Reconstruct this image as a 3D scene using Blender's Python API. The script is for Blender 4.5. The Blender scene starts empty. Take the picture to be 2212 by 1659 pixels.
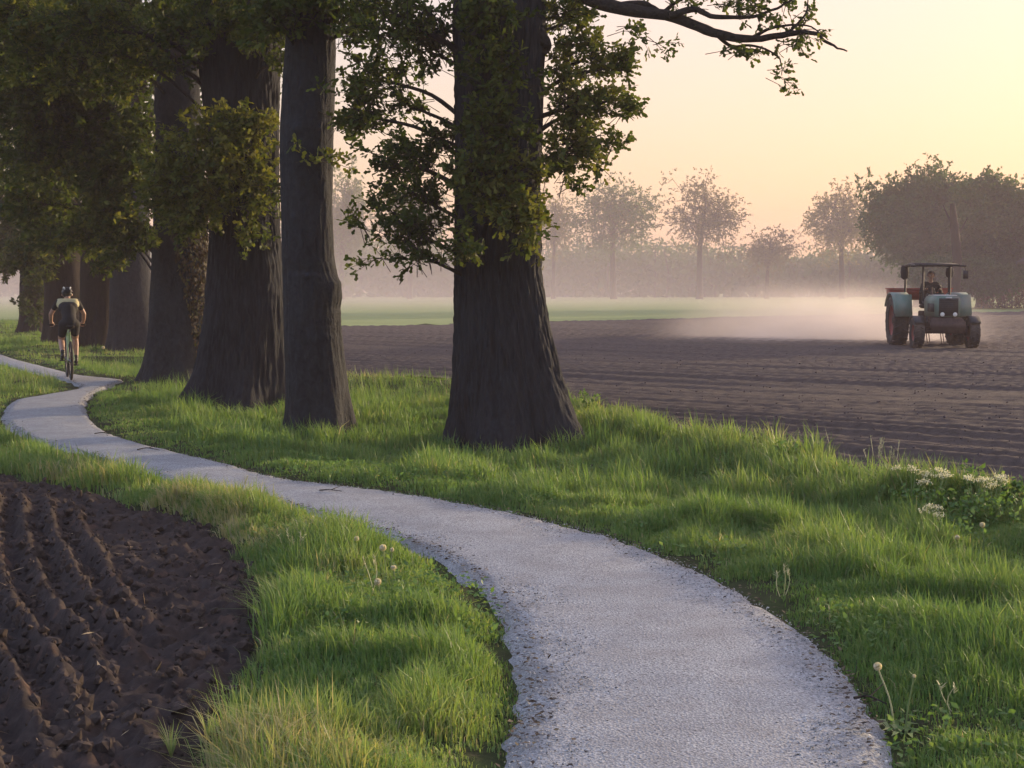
import bpy, bmesh, math, random
import numpy as np
from mathutils import Vector, Matrix

random.seed(7)
rng = np.random.default_rng(7)
R = math.radians
scene = bpy.context.scene
col = scene.collection

# ------------------------------------------------------------------ camera
CAM_H = 1.65
F = 3320.0                    # focal length, in units of a 2212 wide picture
CX, CY, HY = 1106.0, 829.5, 622.0
PITCH = math.atan((CY - HY) / F)
cam = bpy.data.objects.new('camera', bpy.data.cameras.new('camera'))
col.objects.link(cam)
cam.location = (0, 0, CAM_H)
cam.rotation_euler = (math.pi / 2 - PITCH, 0, 0)
cam.data.sensor_width = 36
cam.data.lens = 36 * F / 2212
cam.data.clip_start = 0.05
cam.data.clip_end = 4000
scene.camera = cam

# ------------------------------------------------------------------ sky, sun
SUN_AZ, SUN_EL = 50.0, 7.5
world = bpy.data.worlds.new('World')
scene.world = world
world.use_nodes = True
nt = world.node_tree
bg = nt.nodes['Background']
sky = nt.nodes.new('ShaderNodeTexSky')
sky.sky_type = 'NISHITA'
sky.sun_disc = False
sky.sun_elevation = R(SUN_EL)
sky.sun_rotation = R(SUN_AZ)
sky.air_density = 1.0
sky.dust_density = 5.0
sky.ozone_density = 0.9
# the sky's range is compressed evenly (as the photograph's is), its hues kept
lum = nt.nodes.new('ShaderNodeRGBToBW')
pw = nt.nodes.new('ShaderNodeMath')
pw.operation = 'POWER'
pw.inputs[1].default_value = -0.7
sc1 = nt.nodes.new('ShaderNodeVectorMath')
sc1.operation = 'SCALE'
wb = nt.nodes.new('ShaderNodeMix')
wb.data_type = 'RGBA'
wb.blend_type = 'MULTIPLY'
wb.inputs[0].default_value = 1.0
wb.inputs[7].default_value = (1.04, 0.90, 1.01, 1)
nt.links.new(sky.outputs[0], lum.inputs[0])
nt.links.new(lum.outputs[0], pw.inputs[0])
nt.links.new(sky.outputs[0], sc1.inputs[0])
nt.links.new(pw.outputs[0], sc1.inputs[3])
hs = nt.nodes.new('ShaderNodeHueSaturation')
hs.inputs['Saturation'].default_value = 0.92
nt.links.new(sc1.outputs[0], hs.inputs['Color'])
nt.links.new(hs.outputs[0], wb.inputs[6])
nt.links.new(wb.outputs[2], bg.inputs[0])
bg.inputs[1].default_value = 0.15

sun = bpy.data.objects.new('sun', bpy.data.lights.new('sun', 'SUN'))
col.objects.link(sun)
sun.data.energy = 1.6
sun.data.angle = R(2.0)
sun.data.color = (1.0, 0.76, 0.48)
sd = Vector((math.sin(R(SUN_AZ)) * math.cos(R(SUN_EL)), math.cos(R(SUN_AZ)) * math.cos(R(SUN_EL)), math.sin(R(SUN_EL))))
sun.rotation_euler = sd.to_track_quat('Z', 'Y').to_euler()

vs = scene.view_settings
vs.view_transform = 'Standard'
vs.look = 'None'
vs.gamma = 1.0
vs.use_curve_mapping = False
vs.exposure = 2.18
cy = scene.cycles
cy.max_bounces = 5
cy.diffuse_bounces = 2
cy.glossy_bounces = 2
cy.transmission_bounces = 4
cy.transparent_max_bounces = 4
cy.volume_bounces = 1
cy.use_denoising = True
cy.use_adaptive_sampling = True
cy.adaptive_threshold = 0.02
cy.volume_max_steps = 64

# ------------------------------------------------------------------ helpers
CP, SP = math.cos(PITCH), math.sin(PITCH)


def ray(u, v):
    a, b = (u - CX) / F, (v - CY) / F
    return np.array([a, CP - b * SP, -SP - b * CP])


def G(u, v):                 # ground point (z = 0) seen at picture point u, v
    d = ray(u, v)
    t = -CAM_H / d[2]
    return np.array([d[0] * t, d[1] * t, 0.0])


def A(u, v, Y):              # point at distance Y seen at picture point u, v
    d = ray(u, v)
    t = Y / d[1]
    return np.array([d[0] * t, Y, CAM_H + d[2] * t])


_tab = np.random.default_rng(99).random((256, 256))


def vn(x, y, s=0):           # value noise 0..1
    x = np.asarray(x, float) + s * 17.31
    y = np.asarray(y, float) + s * 9.77
    xi, yi = np.floor(x).astype(int), np.floor(y).astype(int)
    fx, fy = x - xi, y - yi
    fx = fx * fx * (3 - 2 * fx)
    fy = fy * fy * (3 - 2 * fy)
    a = _tab[xi & 255, yi & 255]
    b = _tab[(xi + 1) & 255, yi & 255]
    c = _tab[xi & 255, (yi + 1) & 255]
    d = _tab[(xi + 1) & 255, (yi + 1) & 255]
    return (a * (1 - fx) + b * fx) * (1 - fy) + (c * (1 - fx) + d * fx) * fy


def fbm(x, y, s=0, o=4):
    t, a, w = 0, 0.5, 0
    for i in range(o):
        t = t + a * vn(x * 2 ** i, y * 2 ** i, s + i * 3)
        w += a
        a *= 0.5
    return t / w


def sstep(a, b, x):
    t = np.clip((x - a) / (b - a), 0, 1)
    return t * t * (3 - 2 * t)


def mesh(name, V, faces, mats=(), smooth=False, attrs=None, mi=None):
    """faces: list of (n,k) int arrays"""
    me = bpy.data.meshes.new(name)
    V = np.asarray(V, np.float32)
    faces = [np.asarray(f, np.int32) for f in (faces if isinstance(faces, list) else [faces]) if len(f)]
    nl = sum(f.size for f in faces)
    nf = sum(len(f) for f in faces)
    me.vertices.add(len(V))
    me.vertices.foreach_set('co', V.ravel())
    me.loops.add(nl)
    me.loops.foreach_set('vertex_index', np.concatenate([f.ravel() for f in faces]))
    me.polygons.add(nf)
    tot = np.concatenate([np.full(len(f), f.shape[1], np.int32) for f in faces])
    me.polygons.foreach_set('loop_start', np.concatenate([[0], np.cumsum(tot)[:-1]]).astype(np.int32))
    if smooth:
        me.polygons.foreach_set('use_smooth', np.ones(nf, bool))
    for m in (mats if isinstance(mats, (list, tuple)) else [mats]):
        me.materials.append(m)
    if mi is not None:
        me.polygons.foreach_set('material_index', np.asarray(mi, np.int32))
    if attrs:
        for k, a in attrs.items():
            at = me.attributes.new(k, 'FLOAT', 'POINT')
            at.data.foreach_set('value', np.asarray(a, np.float32).ravel())
    me.update(calc_edges=True)
    me.validate()
    return me


def obj(name, me, parent=None, **props):
    o = bpy.data.objects.new(name, me)
    col.objects.link(o)
    if parent is not None:
        o.parent = parent
    for k, v in props.items():
        o[k] = v
    return o


def empty(name, loc, rz=0.0, **props):
    o = bpy.data.objects.new(name, None)
    col.objects.link(o)
    o.location = loc
    o.rotation_euler = (0, 0, rz)
    o.empty_display_size = 0.2
    for k, v in props.items():
        o[k] = v
    return o


class MB:
    """collects verts and faces"""
    def __init__(s):
        s.V, s.T, s.n = [], {}, 0

    def add(s, V, faces):
        V = np.asarray(V, float).reshape(-1, 3)
        for f in (faces if isinstance(faces, list) else [faces]):
            f = np.asarray(f, int)
            if len(f):
                s.T.setdefault(f.shape[1], []).append(f + s.n)
        s.V.append(V)
        s.n += len(V)
        return s

    def box(s, c, d, rot=None, taper=1.0):
        c, d = np.asarray(c, float), np.asarray(d, float) / 2
        v = np.array([[x, y, z] for z in (-1, 1) for y in (-1, 1) for x in (-1, 1)], float)
        v[4:, :2] *= taper
        v = v * d
        if rot is not None:
            v = v @ np.array(Matrix.Rotation(rot[1], 3, rot[0])).T
        return s.add(v + c, np.array([[0, 2, 3, 1], [4, 5, 7, 6], [0, 1, 5, 4], [2, 6, 7, 3], [0, 4, 6, 2], [1, 3, 7, 5]]))

    def tube(s, P, r, n=8, cap=True, frame=None):
        P = np.asarray(P, float)
        r = np.broadcast_to(np.asarray(r, float), (len(P),))
        T = np.gradient(P, axis=0)
        T /= np.linalg.norm(T, axis=1)[:, None] + 1e-9
        up = np.array([0, 0, 1.0]) if abs(T[0][2]) < 0.9 else np.array([1.0, 0, 0])
        th = np.linspace(0, 2 * np.pi, n, endpoint=False)
        a = np.cross(T[0], up)
        a /= np.linalg.norm(a)
        V = []
        for i in range(len(P)):
            a = a - T[i] * np.dot(a, T[i])
            a /= np.linalg.norm(a) + 1e-9
            b = np.cross(T[i], a)
            V.append(P[i] + r[i] * (np.cos(th)[:, None] * a + np.sin(th)[:, None] * b))
        V = np.concatenate(V)
        i, j = np.meshgrid(np.arange(len(P) - 1), np.arange(n), indexing='ij')
        q = np.stack([i * n + j, i * n + (j + 1) % n, (i + 1) * n + (j + 1) % n, (i + 1) * n + j], -1).reshape(-1, 4)
        s.add(V, q)
        if cap:
            e = (len(P) - 1) * n
            s.add(np.concatenate([V[:n], V[e:]]), [np.arange(n)[::-1][None], (np.arange(n) + n)[None]])
        return s

    def lathe(s, prof, c=(0, 0, 0), n=24, axis='x', ang=(0, 2 * math.pi)):
        """prof: (radius, offset along axis)"""
        prof = np.asarray(prof, float)
        full = abs(ang[1] - ang[0] - 2 * math.pi) < 1e-6
        th = np.linspace(ang[0], ang[1], n, endpoint=not full)
        m = len(prof)
        r, o = prof[:, 0][:, None], prof[:, 1][:, None] + 0 * th
        a, b = r * np.cos(th), r * np.sin(th)
        if axis == 'x':
            V = np.stack([o, a, b], -1)
        elif axis == 'y':
            V = np.stack([a, o, b], -1)
        else:
            V = np.stack([a, b, o], -1)
        i, j = np.meshgrid(np.arange(m - 1), np.arange(n if full else n - 1), indexing='ij')
        q = np.stack([i * n + j, i * n + (j + 1) % n, (i + 1) * n + (j + 1) % n, (i + 1) * n + j], -1).reshape(-1, 4)
        return s.add(V.reshape(-1, 3) + np.asarray(c, float), q)

    def prism(s, P, x0, x1, axis=0):
        """extrude closed 2D outline P along axis"""
        P = np.asarray(P, float)
        n = len(P)
        def mk(x):
            o = np.zeros((n, 3))
            k = [i for i in range(3) if i != axis]
            o[:, axis] = x
            o[:, k[0]] = P[:, 0]
            o[:, k[1]] = P[:, 1]
            return o
        V = np.concatenate([mk(x0), mk(x1)])
        j = np.arange(n)
        q = np.stack([j, (j + 1) % n, (j + 1) % n + n, j + n], -1)
        return s.add(V, [q, np.arange(n)[::-1][None], (np.arange(n) + n)[None]])

    def build(s, name, m, parent=None, smooth=False, bevel=0.0, **props):
        me = mesh(name, np.concatenate(s.V), [np.concatenate(v) for v in s.T.values()], m, smooth)
        if bevel:
            bm = bmesh.new()
            bm.from_mesh(me)
            bmesh.ops.remove_doubles(bm, verts=bm.verts, dist=1e-5)
            bmesh.ops.bevel(bm, geom=[e for e in bm.edges if e.is_manifold and e.calc_face_angle(0) > 0.5], offset=bevel, segments=2, affect='EDGES', clamp_overlap=True)
            bmesh.ops.recalc_face_normals(bm, faces=bm.faces)
            bm.to_mesh(me)
            bm.free()
        elif not smooth:
            bm = bmesh.new()
            bm.from_mesh(me)
            bmesh.ops.recalc_face_normals(bm, faces=bm.faces)
            bm.to_mesh(me)
            bm.free()
        return obj(name, me, parent, **props)


def catmull(P, n):
    """smooth resample of a polyline: n points, even in parameter"""
    P = np.asarray(P, float)
    Q = np.concatenate([[2 * P[0] - P[1]], P, [2 * P[-1] - P[-2]]])
    t = np.linspace(0, len(P) - 1 - 1e-6, n)
    i = t.astype(int)
    f = (t - i)[:, None]
    a, b, c, d = Q[i], Q[i + 1], Q[i + 2], Q[i + 3]
    return 0.5 * (2 * b + (c - a) * f + (2 * a - 5 * b + 4 * c - d) * f ** 2 + (3 * b - a - 3 * c + d) * f ** 3)


def inside(P, poly):
    x, y = P[:, 0], P[:, 1]
    r = np.zeros(len(P), bool)
    j = len(poly) - 1
    for i in range(len(poly)):
        xi, yi = poly[i][:2]
        xj, yj = poly[j][:2]
        if yi != yj:
            c = ((yi > y) != (yj > y)) & (x < (xj - xi) * (y - yi) / (yj - yi) + xi)
            r ^= c
        j = i
    return r


def dist(P, L):
    P = np.asarray(P, np.float32)[:, :2]
    L = np.asarray(L, np.float32)[:, :2]
    o = np.empty(len(P), np.float32)
    for i in range(0, len(P), 20000):
        q = P[i:i + 20000]
        d = (q[:, None, 0] - L[None, :, 0]) ** 2 + (q[:, None, 1] - L[None, :, 1]) ** 2
        o[i:i + 20000] = np.sqrt(d.min(1))
    return o


# ------------------------------------------------------------------ materials
def material(name):
    m = bpy.data.materials.new(name)
    m.use_nodes = True
    t = m.node_tree
    return m, t, t.nodes['Principled BSDF'], t.nodes['Material Output']


def node(t, kind, **kw):
    n = t.nodes.new(kind)
    for k, v in kw.items():
        if k.startswith('i_'):
            n.inputs[int(k[2:])].default_value = v
        else:
            setattr(n, k, v)
    return n


def ramp(t, src, stops):
    r = t.nodes.new('ShaderNodeValToRGB')
    e = r.color_ramp.elements
    while len(e) < len(stops):
        e.new(0.5)
    for k, (p, c) in enumerate(stops):
        e[k].position = p
        e[k].color = (*c, 1)
    t.links.new(src, r.inputs[0])
    return r.outputs[0]


def noise(t, scale, detail=4, rough=0.55, vec=None, dist_=0.0):
    n = node(t, 'ShaderNodeTexNoise')
    n.inputs['Scale'].default_value = scale
    n.inputs['Detail'].default_value = detail
    n.inputs['Roughness'].default_value = rough
    n.inputs['Distortion'].default_value = dist_
    if vec is not None:
        t.links.new(vec, n.inputs['Vector'])
    return n.outputs[0]


def coords(t, scale=(1, 1, 1), rz=0):
    c = node(t, 'ShaderNodeTexCoord')
    m = node(t, 'ShaderNodeMapping')
    m.inputs['Scale'].default_value = scale
    m.inputs['Rotation'].default_value = (0, 0, rz)
    t.links.new(c.outputs['Object'], m.inputs['Vector'])
    return m.outputs[0]


def mixc(t, fac, a, b, blend='MIX'):
    m = node(t, 'ShaderNodeMix', data_type='RGBA', blend_type=blend)
    for s, v in ((0, fac), (6, a), (7, b)):
        if isinstance(v, (int, float)):
            m.inputs[s].default_value = v
        elif isinstance(v, tuple):
            m.inputs[s].default_value = (*v, 1)
        else:
            t.links.new(v, m.inputs[s])
    return m.outputs[2]


def bump(t, h, b, strength=0.5, distance=0.02):
    n = node(t, 'ShaderNodeBump')
    n.inputs['Strength'].default_value = strength
    n.inputs['Distance'].default_value = distance
    t.links.new(h, n.inputs['Height'])
    t.links.new(n.outputs[0], b.inputs['Normal'])


def simple(name, c, rough=0.6, metal=0.0, var=0.25, scale=8.0, dirt=None, spec=0.5):
    m, t, b, o = material(name)
    v = coords(t)
    n = noise(t, scale, 5, 0.6, v)
    lo = tuple(x * (1 - var) for x in c)
    hi = tuple(min(1, x * (1 + var)) for x in c)
    cc = ramp(t, n, [(0.3, lo), (0.7, hi)])
    if dirt:
        n2 = noise(t, scale * 0.5, 6, 0.7, v)
        f = ramp(t, n2, [(0.42, (0, 0, 0)), (0.68, (1, 1, 1))])
        cc = mixc(t, f, cc, dirt)
    t.links.new(cc, b.inputs['Base Color'])
    b.inputs['Roughness'].default_value = rough
    b.inputs['Metallic'].default_value = metal
    b.inputs['Specular IOR Level'].default_value = spec
    return m


def leafy(name, stops, transl=0.4, attr='tint', kind='GEOMETRY', rough=0.6):
    """leaf or blade: diffuse + translucent, colour from the tint attribute"""
    m, t, b, o = material(name)
    a = node(t, 'ShaderNodeAttribute', attribute_name=attr, attribute_type=kind)
    c = ramp(t, a.outputs['Fac'], stops)
    t.links.new(c, b.inputs['Base Color'])
    b.inputs['Roughness'].default_value = rough
    b.inputs['Specular IOR Level'].default_value = 0.25
    tr = node(t, 'ShaderNodeBsdfTranslucent')
    t.links.new(mixc(t, 1.0, c, (1.35, 1.25, 0.6), 'MULTIPLY'), tr.inputs[0])
    mx = node(t, 'ShaderNodeMixShader')
    mx.inputs[0].default_value = transl
    t.links.new(b.outputs[0], mx.inputs[1])
    t.links.new(tr.outputs[0], mx.inputs[2])
    t.links.new(mx.outputs[0], o.inputs[0])
    return m


def bark(name, lo, hi, sx, sz, moss=None):
    m, t, b, o = material(name)
    v = coords(t, (sx, sx, sz))
    n = noise(t, 1.0, 8, 0.65, v, 0.4)
    c = ramp(t, n, [(0.32, lo), (0.66, hi)])
    n3 = noise(t, 1.3, 3, 0.5, coords(t))
    c = mixc(t, ramp(t, n3, [(0.3, (0, 0, 0)), (0.75, (0.6, 0.6, 0.6))]), c, tuple(x * 1.25 for x in hi))
    if moss:
        n2 = noise(t, 2.2, 5, 0.6, coords(t))
        c = mixc(t, ramp(t, n2, [(0.5, (0, 0, 0)), (0.72, (0.6, 0.6, 0.6))]), c, moss)
    t.links.new(c, b.inputs['Base Color'])
    b.inputs['Roughness'].default_value = 0.9
    b.inputs['Specular IOR Level'].default_value = 0.2
    bump(t, n, b, 1.0, 0.035)
    return m


M = {}
M['bark'] = bark('oak_bark', (0.0055, 0.006, 0.007), (0.030, 0.033, 0.039), 24, 3.5)
M['bark_smooth'] = bark('smooth_bark', (0.012, 0.013, 0.015), (0.032, 0.036, 0.042), 14, 9.0)
M['bark_brown'] = bark('brown_bark', (0.009, 0.007, 0.006), (0.034, 0.026, 0.021), 20, 5.0, (0.03, 0.03, 0.012))
M['branch'] = bark('branch_bark', (0.015, 0.013, 0.012), (0.05, 0.043, 0.04), 20, 20)
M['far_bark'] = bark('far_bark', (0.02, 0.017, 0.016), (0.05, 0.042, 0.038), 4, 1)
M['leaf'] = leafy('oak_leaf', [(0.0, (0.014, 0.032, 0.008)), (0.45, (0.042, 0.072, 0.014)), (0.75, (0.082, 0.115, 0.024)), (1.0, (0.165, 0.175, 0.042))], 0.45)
M['leaf_dark'] = leafy('dark_leaf', [(0.0, (0.026, 0.062, 0.024)), (0.6, (0.062, 0.125, 0.038)), (1.0, (0.13, 0.17, 0.05))], 0.45)
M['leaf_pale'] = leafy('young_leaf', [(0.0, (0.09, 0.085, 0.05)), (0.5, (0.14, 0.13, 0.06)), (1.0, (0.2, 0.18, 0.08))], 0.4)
M['ivy'] = leafy('dry_ivy', [(0.0, (0.03, 0.022, 0.012)), (0.6, (0.075, 0.05, 0.025)), (1.0, (0.09, 0.1, 0.03))], 0.2)
GRASS_STOPS = [(0.0, (0.06, 0.125, 0.045)), (0.4, (0.13, 0.245, 0.078)), (0.7, (0.22, 0.32, 0.11)), (0.85, (0.33, 0.35, 0.17)), (1.0, (0.44, 0.40, 0.27))]
M['grass'] = leafy('grass_blade', GRASS_STOPS, 0.45, rough=0.5)


def m_ground(name, c1, c2, c3, sc):
    m, t, b, o = material(name)
    v = coords(t)
    n = noise(t, sc, 6, 0.65, v)
    c = ramp(t, n, [(0.3, c1), (0.55, c2), (0.75, c3)])
    t.links.new(c, b.inputs['Base Color'])
    b.inputs['Roughness'].default_value = 0.95
    b.inputs['Specular IOR Level'].default_value = 0.15
    bump(t, noise(t, sc * 3, 6, 0.7, v), b, 0.6, 0.03)
    return m


M['turf'] = m_ground('turf_soil', (0.03, 0.03, 0.016), (0.045, 0.06, 0.02), (0.06, 0.09, 0.025), 6)
M['meadow'] = m_ground('meadow_grass', (0.24, 0.29, 0.10), (0.27, 0.33, 0.12), (0.30, 0.36, 0.14), 0.35)


def m_soil(name, dark, mid, red):
    m, t, b, o = material(name)
    v = coords(t)
    n = noise(t, 9, 8, 0.7, v)
    c = ramp(t, n, [(0.3, dark), (0.7, mid)])
    n2 = noise(t, 2.6, 6, 0.75, v)
    c = mixc(t, ramp(t, n2, [(0.56, (0, 0, 0)), (0.72, (0.8, 0.8, 0.8))]), c, red)
    t.links.new(c, b.inputs['Base Color'])
    b.inputs['Roughness'].default_value = 0.95
    b.inputs['Specular IOR Level'].default_value = 0.2
    bump(t, noise(t, 45, 8, 0.75, v), b, 0.7, 0.012)
    return m


def m_clod(name, lo, hi):
    return simple(name, tuple((a + b_) / 2 for a, b_ in zip(lo, hi)), 0.95, 0, 0.35, 2.0, None, 0.2)


M['soil'] = m_soil('dark_soil', (0.026, 0.020, 0.018), (0.075, 0.058, 0.051), (0.15, 0.085, 0.058))
M['field'] = m_soil('field_soil', (0.052, 0.041, 0.036), (0.11, 0.088, 0.078), (0.135, 0.103, 0.086))

M['clod'] = m_clod('soil_clod', (0.036, 0.027, 0.023), (0.09, 0.068, 0.057))
M['field_clod'] = m_clod('field_clod', (0.10, 0.08, 0.078), (0.16, 0.125, 0.12))


def m_path():
    m, t, b, o = material('shell_gravel')
    v = coords(t)
    n = noise(t, 75, 6, 0.85, v)
    c = ramp(t, n, [(0.34, (0.07, 0.07, 0.072)), (0.5, (0.36, 0.37, 0.375)), (0.66, (0.66, 0.675, 0.68))])
    n2 = noise(t, 3.0, 5, 0.65, v)
    c = mixc(t, ramp(t, n2, [(0.35, (0.55, 0.55, 0.55)), (0.6, (0, 0, 0))]), c, (0.25, 0.245, 0.24))
    vo = node(t, 'ShaderNodeTexVoronoi')
    vo.inputs['Scale'].default_value = 90
    t.links.new(v, vo.inputs['Vector'])
    c = mixc(t, ramp(t, vo.outputs['Color'], [(0.05, (0.75, 0.75, 0.75)), (0.25, (0, 0, 0))]), c, (0.14, 0.13, 0.13))
    t.links.new(c, b.inputs['Base Color'])
    b.inputs['Roughness'].default_value = 0.9
    b.inputs['Specular IOR Level'].default_value = 0.25
    bump(t, vo.outputs['Distance'], b, 0.5, 0.008)
    return m


M['path'] = m_path()


def m_pebble():
    m, t, b, o = material('pebble')
    a = node(t, 'ShaderNodeAttribute', attribute_name='tint', attribute_type='INSTANCER')
    t.links.new(ramp(t, a.outputs['Fac'], [(0, (0.07, 0.07, 0.072)), (0.25, (0.22, 0.22, 0.22)), (0.6, (0.38, 0.38, 0.375)), (1, (0.62, 0.61, 0.60))]), b.inputs['Base Color'])
    b.inputs['Roughness'].default_value = 0.8
    return m


M['pebble'] = m_pebble()

# ------------------------------------------------------------------ instancing of uncountable stuff
def gn_tree(collection):
    g = bpy.data.node_groups.new('scatter_' + collection.name, 'GeometryNodeTree')
    g.interface.new_socket('Geometry', in_out='INPUT', socket_type='NodeSocketGeometry')
    g.interface.new_socket('Geometry', in_out='OUTPUT', socket_type='NodeSocketGeometry')
    N, L = g.nodes, g.links
    gi, go = N.new('NodeGroupInput'), N.new('NodeGroupOutput')
    mp = N.new('GeometryNodeMeshToPoints')
    ip = N.new('GeometryNodeInstanceOnPoints')
    ci = N.new('GeometryNodeCollectionInfo')
    ci.inputs['Collection'].default_value = collection
    ci.inputs['Separate Children'].default_value = True
    ci.inputs['Reset Children'].default_value = True
    ip.inputs['Pick Instance'].default_value = True

    def at(nm, ty):
        n = N.new('GeometryNodeInputNamedAttribute')
        n.data_type = ty
        n.inputs['Name'].default_value = nm
        return n.outputs[0]
    e = N.new('FunctionNodeEulerToRotation')
    L.new(at('rot', 'FLOAT_VECTOR'), e.inputs[0])
    L.new(gi.outputs[0], mp.inputs['Mesh'])
    L.new(mp.outputs[0], ip.inputs['Points'])
    L.new(ci.outputs[0], ip.inputs['Instance'])
    L.new(at('idx', 'INT'), ip.inputs['Instance Index'])
    L.new(e.outputs[0], ip.inputs['Rotation'])
    L.new(at('scl', 'FLOAT_VECTOR'), ip.inputs['Scale'])
    L.new(ip.outputs[0], go.inputs[0])
    return g


def scatter(name, P, rot, scl, tint, protos, **props):
    c = bpy.data.collections.new('protos_' + name)
    for k, me in enumerate(protos):
        c.objects.link(bpy.data.objects.new('%s_proto_%02d' % (name, k), me))
    me = bpy.data.meshes.new(name)
    me.vertices.add(len(P))
    me.vertices.foreach_set('co', np.asarray(P, np.float32).ravel())
    for k, ty, d in (('rot', 'FLOAT_VECTOR', rot), ('scl', 'FLOAT_VECTOR', scl)):
        me.attributes.new(k, ty, 'POINT').data.foreach_set('vector', np.asarray(d, np.float32).ravel())
    me.attributes.new('idx', 'INT', 'POINT').data.foreach_set('value', rng.integers(0, len(protos), len(P)).astype(np.int32))
    me.attributes.new('tint', 'FLOAT', 'POINT').data.foreach_set('value', np.asarray(tint, np.float32))
    o = obj(name, me, kind='stuff', **props)
    md = o.modifiers.new('scatter', 'NODES')
    md.node_group = gn_tree(c)
    return o


# ------------------------------------------------------------------ the lie of the land
PAIRS = [((1085, 1659), (1925, 1659)), ((1120, 1560), (1885, 1550)), ((1128, 1480), (1820, 1452)), ((1110, 1400), (1740, 1372)),
         ((1070, 1320), (1630, 1302)), ((1010, 1250), (1500, 1230)), ((930, 1200), (1350, 1174)), ((840, 1163), (1150, 1120)),
         ((700, 1120), (950, 1082)), ((560, 1082), (780, 1057)), ((450, 1060), (600, 1035)), ((300, 1020), (471, 1001)),
         ((130, 970), (259, 947)), ((50, 945), (200, 908)), ((8, 920), (187, 880)), ((5, 890), (192, 862)),
         ((28, 867), (212, 845)), ((90, 857), (245, 832)), ((150, 848), (268, 822)), ((172, 838), (235, 817)), ((150, 826), (168, 811)),
         ((96, 812), (96, 793)), ((48, 800), (24, 774)), ((0, 786), (-40, 752)), ((-60, 770), (-120, 735))]
Lp = [np.array([-0.55, -6, 0]), np.array([-0.3, 0, 0]), np.array([-0.1, 3, 0])] + [G(*a) for a, b in PAIRS]
Rp = [np.array([1.1, -6, 0]), np.array([1.25, 0, 0]), np.array([1.32, 3, 0])] + [G(*b) for a, b in PAIRS]
NP_ = 420
Ls, Rs = catmull(Lp, NP_), catmull(Rp, NP_)
path_poly = np.concatenate([Ls, Rs[::-1]])[:, :2]
path_edge = np.concatenate([Ls, Rs])

lf = [(-60, 1000), (0, 1018), (150, 1050), (300, 1090), (420, 1120), (500, 1160), (560, 1235), (585, 1300), (582, 1400), (530, 1480), (495, 1560), (475, 1659), (480, 1900)]
lf = catmull([G(*p)[:2] for p in lf], 120)
left_poly = np.concatenate([lf, [[-1.25, 0.5], [-12, 0.5], [-12, 11.0]]])
left_edge = lf

rf_near = [(-26, 82), (-15, 56), (-8.5, 38)] + [tuple(G(*p)[:2]) for p in [(640, 806), (760, 817), (980, 826), (1150, 848), (1265, 880), (1370, 912), (1480, 945), (1600, 966), (1720, 996), (1860, 1036), (1950, 1062), (2100, 1078), (2212, 1088)]] + [(5.6, 10.2), (14, 6.5)]
rf_edge = catmull(rf_near, 260)
right_poly = np.concatenate([rf_edge, [[60, 7], [60, 128], [15.6, 88], [-6.9, 64.5], [-20, 78]]])

DG = 0.30
gx = np.arange(-32, 16, DG)
gy = np.arange(-6, 92, DG)
GX, GY = np.meshgrid(gx, gy, indexing='xy')
gp = np.stack([GX.ravel(), GY.ravel()], -1)
dp = dist(gp, path_edge)
dr = dist(gp, rf_edge)
dl = dist(gp, left_edge)
in_p, in_r, in_l = inside(gp, path_poly), inside(gp, right_poly), inside(gp, left_poly)
# which side of the path: the bank rises between path and field
right_side = gp[:, 0] > np.interp(gp[:, 1], Rs[:, 1], Rs[:, 0]) - 0.05
right_side &= gp[:, 1] < 36
hh = 0.03 + 0.05 * (fbm(gp[:, 0] * 0.9, gp[:, 1] * 0.9, 2) - 0.5)
near_f = np.exp(-(dr / 0.8) ** 2) * (gp[:, 1] < 60)
bank = np.where(right_side, -0.15 * sstep(0.3, 1.8, dp) * (1 - near_f) + 0.04 * near_f * sstep(0.3, 1.2, dp), 0.0)
hh = hh * sstep(0, 0.5, dp) + bank + 0.16 * (fbm(gp[:, 0] * 0.9, gp[:, 1] * 0.9, 5, 3) - 0.5) * sstep(0.3, 1.2, dp)
hh = np.where(in_p, -0.06, hh)
hh = np.where(in_r, np.minimum(hh, 0) - 0.12 * sstep(0, 0.3, dr), hh)
hh = np.where(in_l, np.minimum(hh, 0) - 0.12 * sstep(0, 0.15, dl), hh)
in_m = inside(gp, [(-140, 60), (-20, 78.3), (-6.9, 64.8), (15.6, 88.3), (60, 128.3), (160, 150), (160, 262), (-140, 262)])
hh = np.where(in_m & (gp[:, 1] > 58), -0.15, hh)
H = hh.reshape(GX.shape)


def hgt(P):
    P = np.atleast_2d(P)
    fx = np.clip((P[:, 0] - gx[0]) / DG, 0, len(gx) - 1.001)
    fy = np.clip((P[:, 1] - gy[0]) / DG, 0, len(gy) - 1.001)
    i, j = fx.astype(int), fy.astype(int)
    a, b = fx - i, fy - j
    return H[j, i] * (1 - a) * (1 - b) + H[j, i + 1] * a * (1 - b) + H[j + 1, i] * (1 - a) * b + H[j + 1, i + 1] * a * b


def grid_faces(ny, nx, keep=None):
    j, i = np.meshgrid(np.arange(ny - 1), np.arange(nx - 1), indexing='ij')
    q = np.stack([j * nx + i, j * nx + i + 1, (j + 1) * nx + i + 1, (j + 1) * nx + i], -1).reshape(-1, 4)
    return q if keep is None else q[keep[q].all(1)]


def compact(V, q):
    u, inv = np.unique(q, return_inverse=True)
    return V[u], inv.reshape(q.shape), u


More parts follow.
